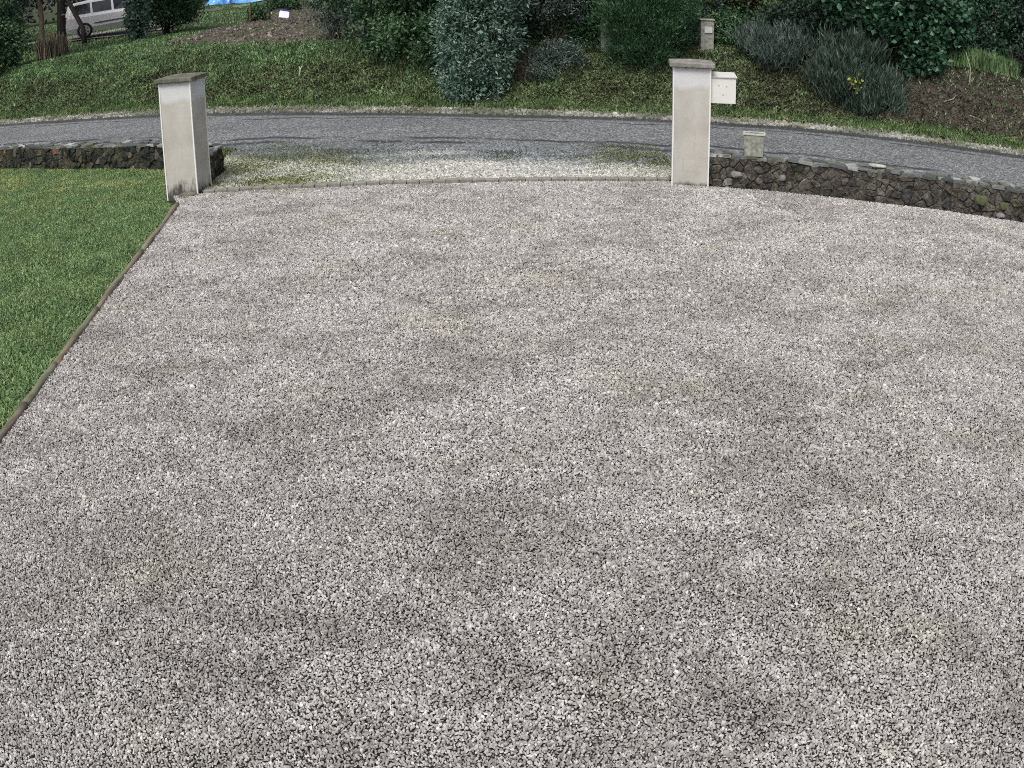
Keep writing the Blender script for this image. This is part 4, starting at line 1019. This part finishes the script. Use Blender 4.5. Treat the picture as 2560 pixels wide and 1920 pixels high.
# blue tarpaulin
rg = np.random.default_rng(77); nxg, nyg = 46, 26
tx = np.linspace(0, 1, nxg); ty = np.linspace(0, 1, nyg); A, B = np.meshgrid(tx, ty)
XX = -18.2 + 5.9 * A + .9 * B; YY = 61.5 - 4.2 * A + 3.4 * B + .5 * np.sin(A * 9)
ZZ = terrain(XX, YY) + .05 + .38 * vnoise(XX, YY, .9, 12) + .22 * vnoise(XX, YY, .35, 13)
ZZ = np.where((A < .02) | (A > .98) | (B < .03) | (B > .97), terrain(XX, YY) + .03, ZZ)
I = (np.arange(nyg - 1)[:, None] * nxg + np.arange(nxg - 1)[None, :]).ravel()
m = N('blue_tarp', .45, .45); q_ = m.noise(m.pos(), 1.1, 3)
m.col(m.ramp(q_, [(.36, (.02, .05, .30)), (.5, (.08, .28, .62)), (.62, (.15, .42, .75)), (.68, (.7, .72, .75))])); M_tarp = m.m
V0 = np.stack([XX, YY, ZZ], -1).reshape(-1, 3); b0 = np.array([-15.2, 59, 0.])
npmesh('tarpaulin', V0 - b0, np.stack([I, I + 1, I + nxg + 1, I + nxg], 1), M_tarp, smooth=True, loc=tuple(b0), label='crumpled blue tarpaulin lying on the field', cat='tarpaulin')

# ------------------------------------------------------------------ parked car
CAR = at(-16.2, 37.9); yaw = math.radians(24)
car = empty('parked_car', (CAR[0], CAR[1], CAR[2] + .02), yaw, label='silver estate car parked beyond the left trunks, rear end towards the left', cat='car')
car.rotation_euler = (0, -.035, yaw)
# stations along x, rear axle at x = 0, front to +x; the nearer side is y < 0
ST = [(-.78, .62, .42, .72, .80, .84), (-.72, .76, .30, .92, 1.00, 1.04), (-.60, .82, .26, .93, 1.30, 1.36), (-.35, .84, .24, .92, 1.40, 1.44), (.3, .85, .22, .90, 1.43, 1.47), (1.3, .85, .22, .88, 1.42, 1.46), (1.9, .85, .22, .86, 1.28, 1.33), (2.35, .84, .22, .86, .98, 1.02), (2.9, .82, .24, .80, .86, .92), (3.25, .74, .30, .66, .70, .74), (3.36, .55, .40, .56, .58, .60)]
V = []; F = []; R_ = 9
for (x, w, zs, zb, zr, zc) in ST:
    wr = w * .76 if zr > zb + .2 else w * .92
    ring = [(-w * .9, zs), (-w, zs + .18), (-w, zb - .08), (-w * .96, zb), (-wr, zr), (0, zc), (wr, zr), (w * .96, zb), (w, zb - .08), (w, zs + .18), (w * .9, zs)]
    R_ = len(ring); V += [(x, y, z) for y, z in ring]
for i in range(len(ST) - 1):
    for k in range(R_):
        k2 = (k + 1) % R_; F.append((i * R_ + k, i * R_ + k2, (i + 1) * R_ + k2, (i + 1) * R_ + k))
F.append(tuple(range(R_))); F.append(tuple((len(ST) - 1) * R_ + k for k in range(R_))[::-1])
M_paint = plain('silver_paint', (.60, .60, .62), .35, .5, .04, 2, .1)
MB().add(V, F).build('body', M_paint, car, smooth=False, bevel=.03)
M_glass = N('dark_glass', .08, .6).col((.015, .017, .022)).m
for sgn in (-1, 1):
    def W3(x, f):     # point on the window plane: f = 0 belt, 1 roof
        xs0 = [s_[0] for s_ in ST]; w = np.interp(x, xs0, [s_[1] for s_ in ST]); zb = np.interp(x, xs0, [s_[3] for s_ in ST]); zr = np.interp(x, xs0, [s_[4] for s_ in ST])
        y = w * (.96 + (.76 - .96) * f); return (x, sgn * (y + .012), zb + (zr - zb) * f)
    for (a, b) in ((-.42, .28), (.36, 1.12), (1.2, 1.85)):
        q = [W3(a + (.02 if a > 0 else .0), .10), W3(b, .10), W3(b - (.12 if b > 1.5 else 0), .86), W3(a + (.10 if a < 0 else 0), .86)]
        MB().add(q, [(0, 1, 2, 3)] if sgn < 0 else [(3, 2, 1, 0)]).build('side_window', M_glass, car)
    MB().box((.40, sgn * .856 - .008, .50), (2.1, sgn * .856 + .008, .55)).build('side_moulding', M_screw, car)
    MB().box((-.765, sgn * .70 - .07, .70), (-.66, sgn * .70 + .07, .94)).build('tail_light', plain('red_lamp', (.45, .02, .04), .3, .5, .05), car, bevel=.02)
    for wx in (0, 2.45):
        w_ = empty('wheel', (wx, sgn * .80, .30), parent=car)
        mb = MB(); n_ = 28; prof = [(.19, -.085), (.28, -.09), (.305, -.06), (.305, .06), (.28, .09), (.19, .085)]
        V = [(r * math.cos(2 * math.pi * k / n_), y, r * math.sin(2 * math.pi * k / n_)) for r, y in prof for k in range(n_)]
        F = [(i * n_ + k, i * n_ + (k + 1) % n_, (i + 1) * n_ + (k + 1) % n_, (i + 1) * n_ + k) for i in range(5) for k in range(n_)]
        mb.add(V, F).build('tyre', plain('tyre_rubber', (.02, .02, .02), .9, .2), w_, smooth=True)
        mb = MB(); yo = sgn * .07
        mb.tube([(0, yo - .012, 0), (0, yo + .012, 0)], [.06, .06], 14)
        for k in range(7):
            a = 2 * math.pi * k / 7; c_, s_ = math.cos(a), math.sin(a)
            mb.tube([(.04 * c_, yo, .04 * s_), (.185 * c_, yo, .185 * s_)], [.026, .02], 5)
        V = [(r * math.cos(2 * math.pi * k / n_), y, r * math.sin(2 * math.pi * k / n_)) for r, y in ((.205, yo - .03), (.205, yo + .01), (.178, yo + .01), (.178, yo - .03)) for k in range(n_)]
        F = [(i * n_ + k, i * n_ + (k + 1) % n_, ((i + 1) % 4) * n_ + (k + 1) % n_, ((i + 1) % 4) * n_ + k) for i in range(4) for k in range(n_)]
        mb.add(V, F).build('rim', plain('alloy', (.5, .5, .52), .35, .5, .05, 3, .5), w_)
MB().box((-.79, -.62, .52), (-.755, .62, .575)).build('bumper_strip', plain('blue_black_strip', (.03, .03, .12), .5, .4), car)
MB().box((-.70, -.5, 1.02), (-.665, .5, 1.28)).build('rear_window', M_glass, car)
for sgn in (-1, 1):
    MB().box((3.18, sgn * .6 - .1, .58), (3.34, sgn * .6 + .08, .68)).build('headlight', plain('lamp_glass', (.6, .6, .62), .2, .6, .02), car, bevel=.02)
# light track under the car
pt = np.array([(-18.6, 36.2), (-15.3, 36.7), (-11.5, 38.6), (-8, 41.5), (-8.6, 43.5), (-12.5, 41), (-18.2, 39.6)])
V = []
for a in np.linspace(0, 1, 30):
    for b in np.linspace(0, 1, 10):
        x = -19.5 + a * 6.5; y0 = 35.9 + a * 2.2 + .25 * math.sin(a * 9); y = y0 + b * 4.0; V.append((x, y, T(x, y) + .015))
I = (np.arange(29)[:, None] * 10 + np.arange(9)[None, :]).ravel()
npmesh('track', np.array(V), np.stack([I, I + 10, I + 11, I + 1], 1), plain('pale_track', (.33, .31, .29), .95, .1, .25, 8), smooth=True, kind='structure')
